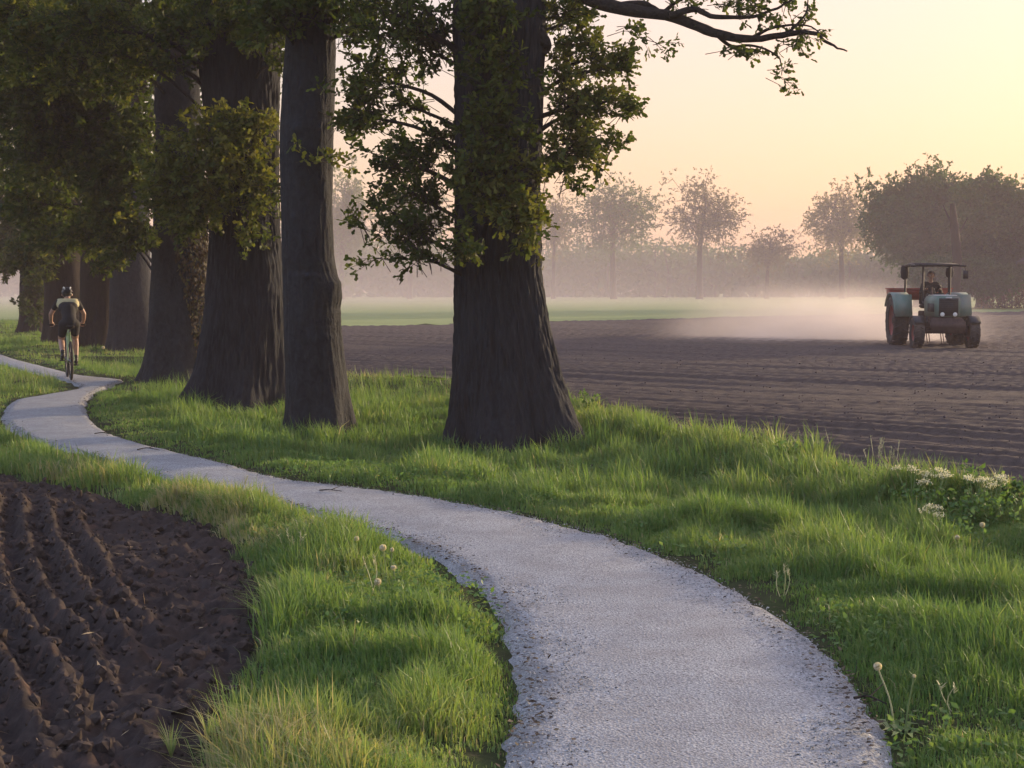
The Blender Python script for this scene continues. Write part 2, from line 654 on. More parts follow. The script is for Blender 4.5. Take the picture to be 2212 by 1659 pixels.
GS = 560.0
b = MB()
k = 29
xs = np.linspace(-GS, GS, k)
XX, YY = np.meshgrid(xs, xs, indexing='xy')
obj('ground', mesh('ground', np.stack([XX.ravel(), YY.ravel() + 120, np.full(k * k, -0.2)], -1), grid_faces(k, k), M['meadow']), kind='structure')
V = np.stack([gp[:, 0], gp[:, 1], hh], -1)
edge_drop = np.minimum.reduce([gp[:, 0] - gx[0], gx[-1] - gp[:, 0], gp[:, 1] - gy[0], gy[-1] - gp[:, 1]])
V[:, 2] -= 0.25 * (1 - sstep(0, 1.0, edge_drop))
obj('grass_verge', mesh('grass_verge', V, grid_faces(len(gy), len(gx)), M['turf'], True), kind='structure')

# meadow beyond the ploughed field
mp = np.array([[-140, 60], [-20, 78.3], [-6.9, 64.8], [15.6, 88.3], [60, 128.3], [160, 150], [160, 262], [-140, 262]], float)
bm = bmesh.new()
bm.faces.new([bm.verts.new((x, y, -0.02)) for x, y in mp])
bmesh.ops.triangulate(bm, faces=bm.faces)
me = bpy.data.meshes.new('meadow')
bm.to_mesh(me)
bm.free()
me.materials.append(M['meadow'])
obj('meadow', me, kind='structure')

# path
nc = 15
wv = (fbm(np.arange(NP_) * 0.45, 0 * np.arange(NP_), 4, 3) - 0.5) * 0.10
rows = []
for k in range(NP_):
    a, c = Ls[k], Rs[k]
    d = (c - a) / (np.linalg.norm(c - a) + 1e-9)
    e0 = a - d * (0.05 + wv[k])
    e1 = c + d * (0.05 + wv[(k * 7 + 31) % NP_])
    t = np.linspace(0, 1, nc)[:, None]
    p = e0 + (e1 - e0) * t
    p[:, 2] = 0.012 + 0.018 * np.sin(np.pi * t[:, 0]) + 0.01 * (vn(p[:, 0] * 3, p[:, 1] * 3, 8) - 0.5)
    p[0, 2] = p[-1, 2] = -0.05
    rows.append(p)
rows = np.concatenate(rows)
obj('gravel_path', mesh('gravel_path', rows, grid_faces(NP_, nc), M['path'], True), kind='structure')

# pebbles on the path
n = 90000
P = np.stack([rng.uniform(-3.2, 2.3, n), 3.5 + 11.5 * rng.random(n) ** 1.4, np.zeros(n)], -1)
P = P[inside(P, path_poly)]
dpe = dist(P, path_edge)
P = P[(dpe > 0.02)]
P[:, 2] = 0.022
n = len(P)
protos = []
for k in range(5):
    bm = bmesh.new()
    bmesh.ops.create_icosphere(bm, subdivisions=1, radius=1)
    for v in bm.verts:
        v.co *= random.uniform(0.7, 1.2)
        v.co.z *= 0.55
    me = bpy.data.meshes.new('pebble')
    bm.to_mesh(me)
    bm.free()
    me.materials.append(M['pebble'])
    protos.append(me)
s = 0.0030 + 0.0040 * rng.random(n) ** 2.5
scatter('path_gravel', P, rng.uniform(0, 6.28, (n, 3)) * [0.1, 0.1, 1], s[:, None] * rng.uniform(0.7, 1.4, (n, 3)), rng.beta(1.6, 1.5, n), protos,
        label='loose pale shell gravel covering the path', category='gravel')

# left ploughed field: ridged soil
fd = np.array([-0.36, 0.933])
fn = np.array([fd[1], -fd[0]])
s_ = np.arange(-7.0, 2.4, 0.022)
x_ = np.arange(-9.5, -0.9, 0.022)
y_ = np.concatenate([np.arange(1.5, 9, 0.026), np.arange(9, 15.5, 0.04)])
X, Y = np.meshgrid(x_, y_, indexing='xy')
q = np.stack([X.ravel(), Y.ravel()], -1)
keep = inside(q, left_poly)
de = dist(q, left_edge)
sp = q @ fn + 0.05 * (vn(q[:, 0], q[:, 1] * 0.7, 3) - 0.5)
al = q @ fd
sp2 = sp + 0.16 * np.sin((al - 5.5) * 0.42)
ridge = 0.5 + 0.5 * np.cos(2 * np.pi * sp2 / 0.19)
rmask = sstep(0.3, 0.9, de)
cl = fbm(q[:, 0] * 7.5, q[:, 1] * 7.5, 11, 4)
cl2 = 1 - np.abs(2 * fbm(q[:, 0] * 9, q[:, 1] * 9, 15, 3) - 1)
z = 0.0 + rmask * (0.095 * ridge ** 1.6 * (1 - 0.85 * sstep(0.9, 1.2, (q @ fn))) * (0.7 + 0.55 * vn(al * 1.4, sp * 3, 6))) + 0.085 * (cl - 0.5) * (1.3 - 0.8 * rmask) + (0.055 - 0.025 * rmask) * (cl2 ** 2 - 0.55) + 0.04 * (vn(q[:, 0] * 19, q[:, 1] * 19, 9) ** 2 - 0.3) + rng.normal(0, 0.004, len(q))
z -= 0.05 * (1 - sstep(0, 0.25, de))
V, f, _ = compact(np.stack([q[:, 0], q[:, 1], z], -1), grid_faces(len(y_), len(x_), keep))
obj('dark_ploughed_field', mesh('dark_ploughed_field', V, f, M['soil'], False), kind='structure')
soil_pts = V

# clods
cp = []
for k in range(6):
    bm = bmesh.new()
    bmesh.ops.create_icosphere(bm, subdivisions=1 + k % 2, radius=1)
    sx = random.random() * 50
    for v in bm.verts:
        v.co *= (0.35 + 1.1 * float(fbm(v.co.x * 2.6 + sx, v.co.y * 2.6 + v.co.z * 1.9, k, 3))) * random.uniform(0.75, 1.25)
    me = bpy.data.meshes.new('clod')
    bm.to_mesh(me)
    bm.free()
    me.materials.append(M['clod'])
    cp.append(me)
n = 30000
P = soil_pts[rng.integers(0, len(soil_pts), n)] + rng.normal(0, 0.01, (n, 3))
s = 0.007 + 0.030 * rng.random(n) ** 4
scatter('soil_clods', P, rng.uniform(0, 6.28, (n, 3)), s[:, None] * rng.uniform(0.7, 1.3, (n, 3)), rng.random(n), cp,
        label='loose dark clods lying on the ploughed soil beside the path', category='soil')

# right ploughed field
ph = np.linspace(R(-27), R(34), 520)
yy = np.exp(np.linspace(math.log(7.2), math.log(127), 520))
PH, YY = np.meshgrid(np.tan(ph), yy, indexing='xy')
q = np.stack([(PH * YY).ravel(), YY.ravel()], -1)
keep = inside(q, right_poly)
fd2 = np.array([0.78, -0.62])
fn2 = np.array([0.62, 0.78])
sp = q @ fn2 + 0.9 * (fbm(q[:, 0] * 0.07, q[:, 1] * 0.07, 21, 2) - 0.5)
al = q @ fd2
near = 1 - sstep(30, 70, q[:, 1])
z = 0.062 * (0.5 + 0.5 * np.cos(2 * np.pi * sp / 0.6)) ** 1.5 * (0.25 + 1.2 * vn(al * 0.10, sp * 0.9, 3)) + 0.085 * (fbm(al * 0.10, sp * 2.2, 24, 3) - 0.5) + 0.03 * (fbm(q[:, 0] * 6, q[:, 1] * 6, 25, 2) - 0.5) * near
z += 0.10 * (fbm(q[:, 0] * 0.12, q[:, 1] * 0.12, 31, 2) - 0.5) + 0.02
V, f, _ = compact(np.stack([q[:, 0], q[:, 1], z], -1), grid_faces(len(yy), len(ph), keep))
obj('ploughed_field', mesh('ploughed_field', V, f, M['field'], True), kind='structure')
field_pts = V
n = 9000
P = field_pts[rng.integers(0, len(field_pts), n)]
P = P[P[:, 1] < 42]
n = len(P)
s = 0.005 + 0.016 * rng.random(n) ** 4
cp2 = []
for me in cp:
    m2 = me.copy()
    m2.materials.clear()
    m2.materials.append(M['field_clod'])
    cp2.append(m2)
scatter('field_clods', P, rng.uniform(0, 6.28, (n, 3)), s[:, None] * rng.uniform(0.7, 1.3, (n, 3)), rng.random(n), cp2,
        label='loose clods on the wide ploughed field below the tractor', category='soil')

# ------------------------------------------------------------------ grass
def sow(n, xr, yr, power=1.0):
    y = yr[0] + (yr[1] - yr[0]) * rng.random(n) ** power
    x = y * rng.uniform(xr[0], xr[1], n) + rng.uniform(-0.8, 0.8, n)
    P = np.stack([x, y, np.zeros(n)], -1)
    ok = ~(inside(P, path_poly) | inside(P, right_poly) | inside(P, left_poly))
    return P[ok]


TREES_XY = []


def grass_field():
    # tuft centres, then blades round each
    C = np.concatenate([sow(30000, (-0.42, 0.42), (3.6, 12), 0.9), sow(34000, (-0.42, 0.42), (10, 24)), sow(17000, (-0.42, 0.1), (22, 50)), sow(8000, (-0.45, -0.2), (40, 80))])
    cy_ = C[:, 1]
    nb = np.where(cy_ < 12, 11, np.where(cy_ < 24, 9, 8))
    P = np.repeat(C, nb, 0)
    tid = np.repeat(np.arange(len(C)), nb)
    n = len(P)
    sig = 0.035 * (1 + np.clip(P[:, 1] - 8, 0, 60) * 0.04)
    off = rng.normal(0, 1, (n, 2)) * sig[:, None]
    P[:, :2] += off
    stray = rng.random(n) < 0.04
    P[stray, :2] += rng.normal(0, 0.09, (stray.sum(), 2))
    d_p, d_r, d_l = dist(P, path_edge[::2]), dist(P, rf_edge), dist(P, left_edge)
    inp = inside(P, path_poly)
    P[:, 2] = hgt(P)
    y = P[:, 1]
    right = (P[:, 0] > np.interp(y, Rs[:, 1], Rs[:, 0]) - 0.05) & (y < 36)
    cl = fbm(P[:, 0] * 0.8, y * 0.8, 41, 3)
    cl2 = fbm(P[:, 0] * 2.3, y * 2.3, 44, 2)
    h = np.where(right, 0.06 + 0.13 * sstep(0.15, 1.3, d_p) * (0.2 + 1.6 * cl), 0.055 + 0.085 * sstep(0.05, 0.4, d_p) * (0.3 + 1.4 * cl))
    h *= 0.42 + 1.2 * sstep(0.3, 0.75, cl2)
    h *= (0.55 + 0.45 * sstep(0, 0.25, d_p)) * rng.uniform(0.75, 1.25, len(C))[tid] * rng.uniform(0.5, 1.1, n)
    h = np.where(y > 34, h * 0.8, h)
    for tx, ty, tr in TREES_XY:
        h = np.where(np.hypot(P[:, 0] - tx, P[:, 1] - ty) < tr, 0, h)
    t = 0.22 + 0.5 * fbm(P[:, 0] * 0.7, y * 0.7, 51, 3) + rng.normal(0, 0.08, len(C))[tid] + rng.normal(0, 0.05, n)
    dry = fbm(P[:, 0] * 1.5, y * 1.5, 55, 3)
    dryness = sstep(0.48, 0.62, dry) * (1 - sstep(0.2, 1.0, d_l)) * (~right)
    t += 0.02 + 0.30 * dryness * (rng.random(n) < 0.75) + (~right) * 0.04
    t += 0.14 * (1 - sstep(0, 1.2, d_r)) * right
    t = np.where(rng.random(n) < 0.03, t + 0.35, t)
    ok = (h > 0.02) & (rng.random(n) < 0.35 + 0.65 * sstep(0.0, 0.15, d_p)) & ~(inp & (d_p > 0.14 * rng.random(n) ** 1.5))
    P, h, t, y, off = P[ok], h[ok], np.clip(t[ok], 0, 1), y[ok], off[ok]
    n = len(P)
    a = np.arctan2(off[:, 1], off[:, 0]) + rng.normal(0, 0.9, n)
    fw = np.stack([np.cos(a), np.sin(a), 0 * a], -1)
    wind = np.array([-0.06, -0.02, 0])
    le = (0.1 + 1.0 * rng.random(n) ** 1.4)[:, None]
    w = 0.0027 * (1 + np.clip(y - 6, 0, 60) * 0.085) * rng.uniform(0.6, 1.4, n)
    sd_ = a + 1.57 + rng.normal(0, 0.7, n)
    side = np.stack([np.cos(sd_), np.sin(sd_), 0 * a], -1) * w[:, None]
    hz = h[:, None] * np.array([0, 0, 1.0])
    mid = P + (fw * le * 0.32 + wind * 0.25) * h[:, None] + hz * 0.55
    tip = P + (fw * le * 1.0 + wind) * h[:, None] + hz * (1.0 - 0.35 * le)
    lo = P - np.array([0, 0, 0.02])
    V = np.stack([lo - side, lo + side, mid - side * 0.8, mid + side * 0.8, tip], 1).reshape(-1, 3)
    k = np.arange(n)[:, None] * 5
    nearb = y < 22
    q = (k + np.array([[0, 1, 3, 2]]))[nearb]
    tr_ = np.concatenate([(k + np.array([[2, 3, 4]]))[nearb], (k + np.array([[0, 1, 4]]))[~nearb]])
    obj('verge_grass', mesh('verge_grass', V, [q, tr_], M['grass'], False, {'tint': np.repeat(t, 5)}), kind='stuff',
        label='long green grass growing on the verges on both sides of the path', category='grass')


# ------------------------------------------------------------------ trees
def trunk_mesh(prof, name, mat, nth=96, nz=120, ridge=0.02, ridges=34, flare_lobes=5, seed=0, burls=(), zlow=-0.3, zvis=5.4):
    """prof: list of (z, cx, cy, r) relative to the base; ridged bark"""
    prof = np.array(prof, float)
    n1 = int(nz * 0.82)
    zs = np.concatenate([np.linspace(zlow, zvis, n1), np.linspace(zvis, prof[-1, 0], nz - n1 + 1)[1:]])
    cx_ = np.interp(zs, prof[:, 0], prof[:, 1])
    cy_ = np.interp(zs, prof[:, 0], prof[:, 2])
    r_ = np.interp(zs, prof[:, 0], prof[:, 3])
    ker = np.ones(7) / 7
    if nz > 30:
        for a in (cx_, cy_, r_):
            a[3:-3] = np.convolve(a, ker, 'valid')
    th = np.linspace(0, 2 * np.pi, nth, endpoint=False)
    TH, ZS = np.meshgrid(th, zs, indexing='xy')
    RR = np.repeat(r_[:, None], nth, 1)
    lob = np.cos(TH * flare_lobes + seed) * 0.20 + np.cos(TH * (flare_lobes - 2) + seed * 2.1) * 0.08
    RR = RR * (1 + lob * np.exp(-np.maximum(ZS, 0) / 0.4))
    c, s = np.cos(TH), np.sin(TH)
    k = ridges / 6.283
    tw = 0.06 * np.sin(ZS * 1.1 + seed)
    nn = 0.5 * vn((c * k * 1.0 + tw * k) * 1.4 + 40, s * k * 1.4 + ZS * 1.6 + 40, seed) + 0.5 * vn(TH * ridges / 6.283 * 2.0 + 3 * vn(ZS * 2.2, TH * 2, seed), ZS * 3.2, seed + 3)
    rid = 1 - np.abs(2 * nn - 1)
    fine = vn(TH * ridges * 0.9, ZS * 9, seed + 6)
    big = fbm(c * 1.6 + 9, s * 1.6 + ZS * 0.8 + 9, seed + 8, 2) - 0.5
    RR = RR + ridge * (rid - 0.6) + ridge * 0.35 * (fine - 0.5) + 0.09 * big * r_[:, None]
    for (bz, bth, bw, bh, amp) in burls:
        dth = np.angle(np.exp(1j * (TH - bth)))
        RR = RR + amp * np.exp(-(dth / bw) ** 2) * np.exp(-((ZS - bz) / bh) ** 2)
    V = np.stack([cx_[:, None] + RR * c, cy_[:, None] + RR * s, ZS], -1).reshape(-1, 3)
    i, j = np.meshgrid(np.arange(nz - 1), np.arange(nth), indexing='ij')
    q = np.stack([i * nth + j, i * nth + (j + 1) % nth, (i + 1) * nth + (j + 1) % nth, (i + 1) * nth + j], -1).reshape(-1, 4)
    return mesh(name, V, q, mat, True)


# lobed oak leaf, simple leaf
def leaf_template(kind):
    if kind == 'oak':
        t = np.array([0.0, 0.28, 0.46, 0.74, 1.0])
        w = np.array([0.02, 0.20, 0.12, 0.27, 0.0])
        V, F_ = [], []
        for i in range(4):
            zz = -0.10 * t[i] ** 2
            V += [[t[i], -w[i], zz + 0.05 * w[i]], [t[i], w[i], zz + 0.05 * w[i]]]
        V += [[1.0, 0, -0.1]]
        for i in range(3):
            F_ += [[2 * i, 2 * i + 1, 2 * i + 3], [2 * i, 2 * i + 3, 2 * i + 2]]
        F_ += [[6, 7, 8]]
        return np.array(V), np.array(F_)
    V = np.array([[0, 0, 0], [0.45, -0.28, 0.04], [0.5, 0.28, 0.04], [1, 0, -0.06]], float)
    return V, np.array([[0, 1, 3], [0, 3, 2]])


def leaves_geo(P, D, N, S, kind):
    tv, tf = leaf_template(kind)
    D = D / (np.linalg.norm(D, axis=1)[:, None] + 1e-9)
    B = np.cross(N, D)
    B /= np.linalg.norm(B, axis=1)[:, None] + 1e-9
    N = np.cross(D, B)
    V = P[:, None] + S[:, None, None] * (tv[None, :, 0:1] * D[:, None] + tv[None, :, 1:2] * B[:, None] + tv[None, :, 2:3] * N[:, None])
    Fc = tf[None] + (np.arange(len(P)) * len(tv))[:, None, None]
    return V.reshape(-1, 3), Fc.reshape(-1, 3), len(tv)


class Crown:
    def __init__(s, kind='oak'):
        s.kind, s.P, s.D, s.N, s.S, s.T, s.tw = kind, [], [], [], [], [], MB()

    def clump(s, c, rad, ntw, nl, origin, size, tint, twl=0.32, stems=True, shell=0.5):
        c, rad, origin = np.asarray(c, float), np.asarray(rad, float), np.asarray(origin, float)
        v = rng.normal(0, 1, (ntw, 3))
        v /= np.linalg.norm(v, axis=1)[:, None]
        p = c + v * rad * rng.random((ntw, 1)) ** shell
        out = p - origin
        out /= np.linalg.norm(out, axis=1)[:, None] + 1e-9
        d = out * 0.8 + rng.normal(0, 0.45, (ntw, 3)) + np.array([0, 0, 0.05])
        d /= np.linalg.norm(d, axis=1)[:, None]
        L = twl * rng.uniform(0.6, 1.2, ntw)
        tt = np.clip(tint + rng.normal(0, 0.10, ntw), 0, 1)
        t = rng.random((ntw, nl)) ** 0.7
        droop = np.array([0, 0, -0.25])
        pos = p[:, None] + d[:, None] * (t * L[:, None])[..., None] + droop * ((t ** 2) * L[:, None])[..., None] + rng.normal(0, 0.02, (ntw, nl, 3))
        ld = d[:, None] * 0.6 + rng.normal(0, 0.65, (ntw, nl, 3)) + droop * 0.6
        ln = np.array([0, 0, 0.7]) + rng.normal(0, 0.6, (ntw, nl, 3))
        s.P.append(pos.reshape(-1, 3))
        s.D.append(ld.reshape(-1, 3))
        s.N.append(ln.reshape(-1, 3))
        s.S.append(size * rng.uniform(0.6, 1.25, ntw * nl))
        s.T.append(np.clip(np.repeat(tt, nl) + rng.normal(0, 0.10, ntw * nl), 0, 1))
        if stems:
            for k in range(ntw):
                a = p[k] - d[k] * L[k] * 0.5
                P3 = np.array([a, p[k] + d[k] * 0.2 * L[k], p[k] + d[k] * L[k] + droop * L[k]])
                s.tw.tube(P3, [0.005, 0.004, 0.002], 3, cap=False)

    def build(s, parent, mat, base, twig_mat=None):
        P, D, N, S, T = (np.concatenate(x) for x in (s.P, s.D, s.N, s.S, s.T))
        V, F_, k = leaves_geo(P - np.asarray(base), D, N, S, s.kind)
        obj('crown', mesh('crown', V, F_, mat, False, {'tint': np.repeat(T, k)}), parent, kind='stuff')
        if s.tw.V and twig_mat:
            s.tw.V = [v - np.asarray(base) for v in s.tw.V]
            s.tw.build('twigs', twig_mat, parent, True, kind='stuff')


def limb(P, r0, r1, parent, base, mat, n=10, wob=0.05, name='branch'):
    P = catmull(np.asarray(P, float), 5 * len(P))
    m = len(P)
    P = P + (np.stack([vn(np.arange(m) * 0.7, i * 9 + P[0][0], 60 + i) for i in range(3)], -1) - 0.5) * wob * np.linspace(0, 1, m)[:, None]
    r = np.linspace(1, 0, m) ** 1.1 * (r0 - r1) + r1
    r = r * (1 + 0.25 * (vn(np.arange(m) * 0.9, P[0][0] * 3, 70) - 0.5))
    return MB().tube(P - np.asarray(base), r, n).build(name, mat, parent, True)


def oak(u, v, Y, prof, label, mat, lowclumps, crown_c, crown_r, ncrown, leafmat, kind='oak', leaf=0.1, nl=14, trunk_kw=None, extra=None, group='old trees along the path', crown_leaf=0.26, crown_tint=0.4, dens=2.1):
    """prof in (picture y, left u, right u) pairs at distance Y"""
    sc_ = F / Y
    base = np.array([(u - CX) * Y / F, Y, 0.0])
    base[2] = float(hgt(base[None, :2])[0])
    root = empty('oak_tree', base, label=label, category='tree', group=group)
    pr = []
    for (pv, ul, ur) in prof:
        z = A(u, pv, Y)[2] - base[2]
        pr.append((z, ((ul + ur) / 2 - u) / sc_, 0.0, (ur - ul) / 2 / sc_))
    pr.sort()
    ztop = crown_c[2] + 1.0
    last = pr[-1]
    if last[0] < ztop:
        pr.append((ztop, last[1], 0.0, last[3] * 0.5))
    obj('trunk', trunk_mesh(pr, 'trunk', mat, **(trunk_kw or {})), root)
    TREES_XY.append((base[0] + pr[0][1] * 0.6, base[1], pr[0][3] * 0.92))
    cr = Crown(kind)
    prA = np.array(pr)
    for (cu, cv, ru, rv, cY, ntw, tint) in lowclumps:
        c = A(cu, cv, cY)
        rad = np.array([ru * cY / F, max(ru, rv) * cY / F * 0.75, rv * cY / F])
        z0 = np.clip(c[2] - 0.35 - 0.35 * abs(c[0] - base[0]) - base[2], 0.9, ztop - 0.5)
        o = base + np.array([np.interp(z0, prA[:, 0], prA[:, 1]), 0, z0])
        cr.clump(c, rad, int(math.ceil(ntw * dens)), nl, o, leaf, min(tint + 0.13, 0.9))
        if ntw >= 8:
            dl_ = np.linalg.norm(c - o)
            mid = (o + c) / 2 + np.array([0, 0, 0.12 + 0.22 * max(0, dl_ - 1.2)])
            limb([o, mid, c, c + (c - o) * 0.25 / max(1, dl_)], (0.035 if ntw < 30 else 0.05) if dl_ < 2.2 else 0.03, 0.008, root, base, M['branch'], 6)
    # high crown, out of the picture for the near trees: coarser foliage on forking limbs
    cc, rr = np.asarray(crown_c, float), np.asarray(crown_r, float)
    cw = base + cc
    for k in range(9):
        a = k * 2.4 + u
        tip = cw + rr * np.array([math.cos(a) * 0.8, math.sin(a) * 0.8, -0.35 + 0.13 * k])
        o = base + np.array([last[1], 0, max(3.0, cc[2] - rr[2] * 0.9) + 0.25 * k])
        limb([o, o * 0.55 + tip * 0.45 + np.array([0, 0, 0.5]), tip], 0.14, 0.02, root, base, M['branch'], 7, 0.4)
    if extra:
        extra(root, base, cr)
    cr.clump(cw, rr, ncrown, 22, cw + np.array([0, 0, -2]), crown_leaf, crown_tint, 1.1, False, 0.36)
    cr.build(root, leafmat, base, M['branch'])
    return root


def t1_extra(root, base, cr):
    Y = 17.0
    def pl(pts, dy=0.0):
        return [A(a, b_, Y + dy) for a, b_ in pts]
    limb(pl([(1120, -90), (1180, -50), (1260, -8), (1340, 18), (1450, 36), (1540, 70), (1620, 84), (1700, 74), (1760, 72), (1790, 95), (1830, 111)]), 0.10, 0.008, root, base, M['branch'], 10, 0.03)
    limb(pl([(1330, 14), (1390, 8), (1430, 26), (1465, 2), (1520, -30)], 0.05), 0.045, 0.012, root, base, M['branch'], 8, 0.03)
    limb(pl([(1445, 34), (1500, 20), (1540, 35), (1620, 36), (1690, 12), (1730, -15)], -0.1), 0.04, 0.008, root, base, M['branch'], 8, 0.03)
    limb(pl([(1540, 68), (1580, 100), (1620, 98), (1680, 120), (1690, 165)], 0.1), 0.025, 0.005, root, base, M['branch'], 6, 0.02)
    limb(pl([(1620, 84), (1670, 60), (1740, 55), (1790, 85)], 0.05), 0.025, 0.005, root, base, M['branch'], 6, 0.02)
    limb(pl([(1700, 74), (1740, 30), (1745, -10)], -0.1), 0.02, 0.006, root, base, M['branch'], 6, 0.02)
    # broken snag on the right of the trunk
    limb(pl([(1150, 60), (1172, 85), (1182, 108)], -0.1), 0.10, 0.06, root, base, M['branch'], 10, 0.02)
    for (cu, cv, ru, rv, n, t) in [(1600, 108, 60, 14, 6, 0.55), (1650, 22, 70, 26, 13, 0.6), (1725, 60, 32, 32, 9, 0.55), (1570, 112, 26, 10, 3, 0.5), (1678, 155, 18, 25, 5, 0.5),
                                   (1415, 92, 30, 10, 3, 0.55), (1565, 8, 50, 20, 7, 0.6), (1365, 62, 40, 22, 6, 0.6), (1700, 100, 45, 14, 5, 0.5), (1480, 5, 50, 14, 4, 0.6), (1650, -25, 130, 30, 22, 0.6), (1450, -30, 110, 25, 14, 0.6)]:
        c = A(cu, cv, Y)
        cr.clump(c, np.array([ru, ru, rv]) * Y / F, n, 12, c - np.array([0.5, 0, 0]), 0.085, t, 0.22)


T1 = oak(1106, 945, 17.0,
         [(1010, 965, 1275), (945, 968, 1262), (905, 974, 1243), (880, 977, 1233), (800, 981, 1206), (700, 984, 1184), (600, 985, 1166), (400, 986, 1165), (300, 985, 1168), (0, 984, 1172), (-150, 980, 1175)],
         'thick furrowed oak trunk nearest the camera, rightmost of the row, one branch reaching right', M['bark'],
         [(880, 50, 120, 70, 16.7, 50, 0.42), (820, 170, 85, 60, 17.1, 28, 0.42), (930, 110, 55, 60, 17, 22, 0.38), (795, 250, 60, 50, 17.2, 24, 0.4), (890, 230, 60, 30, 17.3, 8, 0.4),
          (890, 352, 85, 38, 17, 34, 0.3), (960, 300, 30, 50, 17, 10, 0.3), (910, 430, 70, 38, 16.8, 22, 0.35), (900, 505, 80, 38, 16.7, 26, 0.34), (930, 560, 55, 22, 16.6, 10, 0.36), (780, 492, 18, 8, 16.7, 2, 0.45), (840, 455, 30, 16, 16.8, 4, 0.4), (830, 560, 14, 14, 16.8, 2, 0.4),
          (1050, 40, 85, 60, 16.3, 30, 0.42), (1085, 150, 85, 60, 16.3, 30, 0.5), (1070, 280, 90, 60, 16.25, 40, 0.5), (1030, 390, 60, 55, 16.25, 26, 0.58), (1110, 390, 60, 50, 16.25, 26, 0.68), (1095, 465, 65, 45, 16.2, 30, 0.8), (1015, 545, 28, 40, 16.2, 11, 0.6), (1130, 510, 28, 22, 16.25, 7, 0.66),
          (1215, 50, 55, 55, 17, 22, 0.66), (1255, 130, 70, 55, 17, 28, 0.7), (1225, 230, 55, 60, 16.9, 30, 0.7), (1225, 325, 55, 40, 16.8, 28, 0.72), (1290, 230, 40, 30, 16.9, 12, 0.66), (1330, 140, 48, 18, 17, 8, 0.55), (1340, 245, 24, 8, 17, 3, 0.5), (1305, 322, 36, 16, 17, 6, 0.55), (1230, 398, 36, 10, 17, 3, 0.5), (1190, 370, 30, 25, 16.7, 8, 0.6)],  # clumps right of the trunk tinted lighter, sunlight put into the leaf colour
         (0, 0, 11.5), (6.0, 5.0, 5.2), 190, M['leaf'], 'oak', 0.086, 17, dict(nth=260, nz=300, ridge=0.055, ridges=52, seed=3), t1_extra, dens=1.75)

T2 = oak(685, 925, 18.1,
         [(985, 610, 775), (925, 615, 762), (860, 617, 752), (780, 615, 742), (700, 613, 735), (620, 612, 734), (560, 611, 722), (450, 609, 718), (300, 608, 722), (180, 616, 726), (80, 625, 729), (-100, 640, 728)],
         'slim smooth grey trunk with a bulging scar, second from right in the row', M['bark_smooth'],
         [(690, 15, 110, 45, 17.7, 40, 0.4), (600, 60, 70, 45, 17.6, 22, 0.42), (760, 60, 50, 45, 17.9, 16, 0.4), (690, 345, 48, 7, 17.72, 3, 0.72), (725, 270, 14, 25, 17.7, 2, 0.6)],
         (0, 0.5, 11.5), (4.0, 4.5, 5.0), 130, M['leaf'], 'oak', 0.1, 14,
         dict(nth=150, nz=240, ridge=0.016, ridges=46, seed=11, burls=[(1.84, -0.45, 0.55, 0.06, 0.042), (1.70, -0.3, 0.5, 0.09, 0.03), (1.98, -1.6, 0.5, 0.035, -0.03), (1.93, -1.5, 0.4, 0.03, 0.03), (1.45, -0.8, 0.9, 0.02, -0.014), (1.36, -0.9, 0.9, 0.02, -0.014), (1.27, -0.7, 1.0, 0.018, -0.014), (1.55, -0.5, 0.7, 0.02, -0.014), (3.62, -1.7, 0.3, 0.07, 0.05), (2.6, -1.9, 0.2, 0.05, 0.02), (1.15, -0.4, 0.8, 0.02, -0.012)]))

T3 = oak(525, 870, 21.9,
         [(930, 378, 650), (870, 392, 632), (840, 408, 628), (800, 424, 624), (700, 442, 618), (600, 452, 610), (500, 460, 604), (400, 456, 602), (250, 448, 604), (100, 436, 610), (0, 430, 612)],
         'broad dark furrowed oak with leafy shoots, third from right in the row', M['bark'],
         [(470, 360, 125, 105, 20.9, 115, 0.85), (520, 285, 80, 45, 20.8, 40, 0.88), (380, 400, 70, 75, 21.0, 50, 0.85), (420, 480, 70, 40, 21.0, 30, 0.9), (560, 430, 42, 80, 21.1, 22, 0.6), (540, 520, 50, 20, 21.2, 5, 0.6),  # front clumps tinted pale olive, highlights put into the leaf colour
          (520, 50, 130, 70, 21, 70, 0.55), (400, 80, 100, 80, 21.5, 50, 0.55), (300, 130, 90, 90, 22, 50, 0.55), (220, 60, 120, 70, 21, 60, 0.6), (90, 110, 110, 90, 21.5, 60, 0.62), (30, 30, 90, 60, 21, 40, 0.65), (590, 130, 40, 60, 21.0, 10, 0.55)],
         (0, 1, 11.0), (4.5, 4.5, 5.2), 170, M['leaf'], 'oak', 0.092, 17, dict(nth=200, nz=220, ridge=0.05, ridges=50, seed=7))

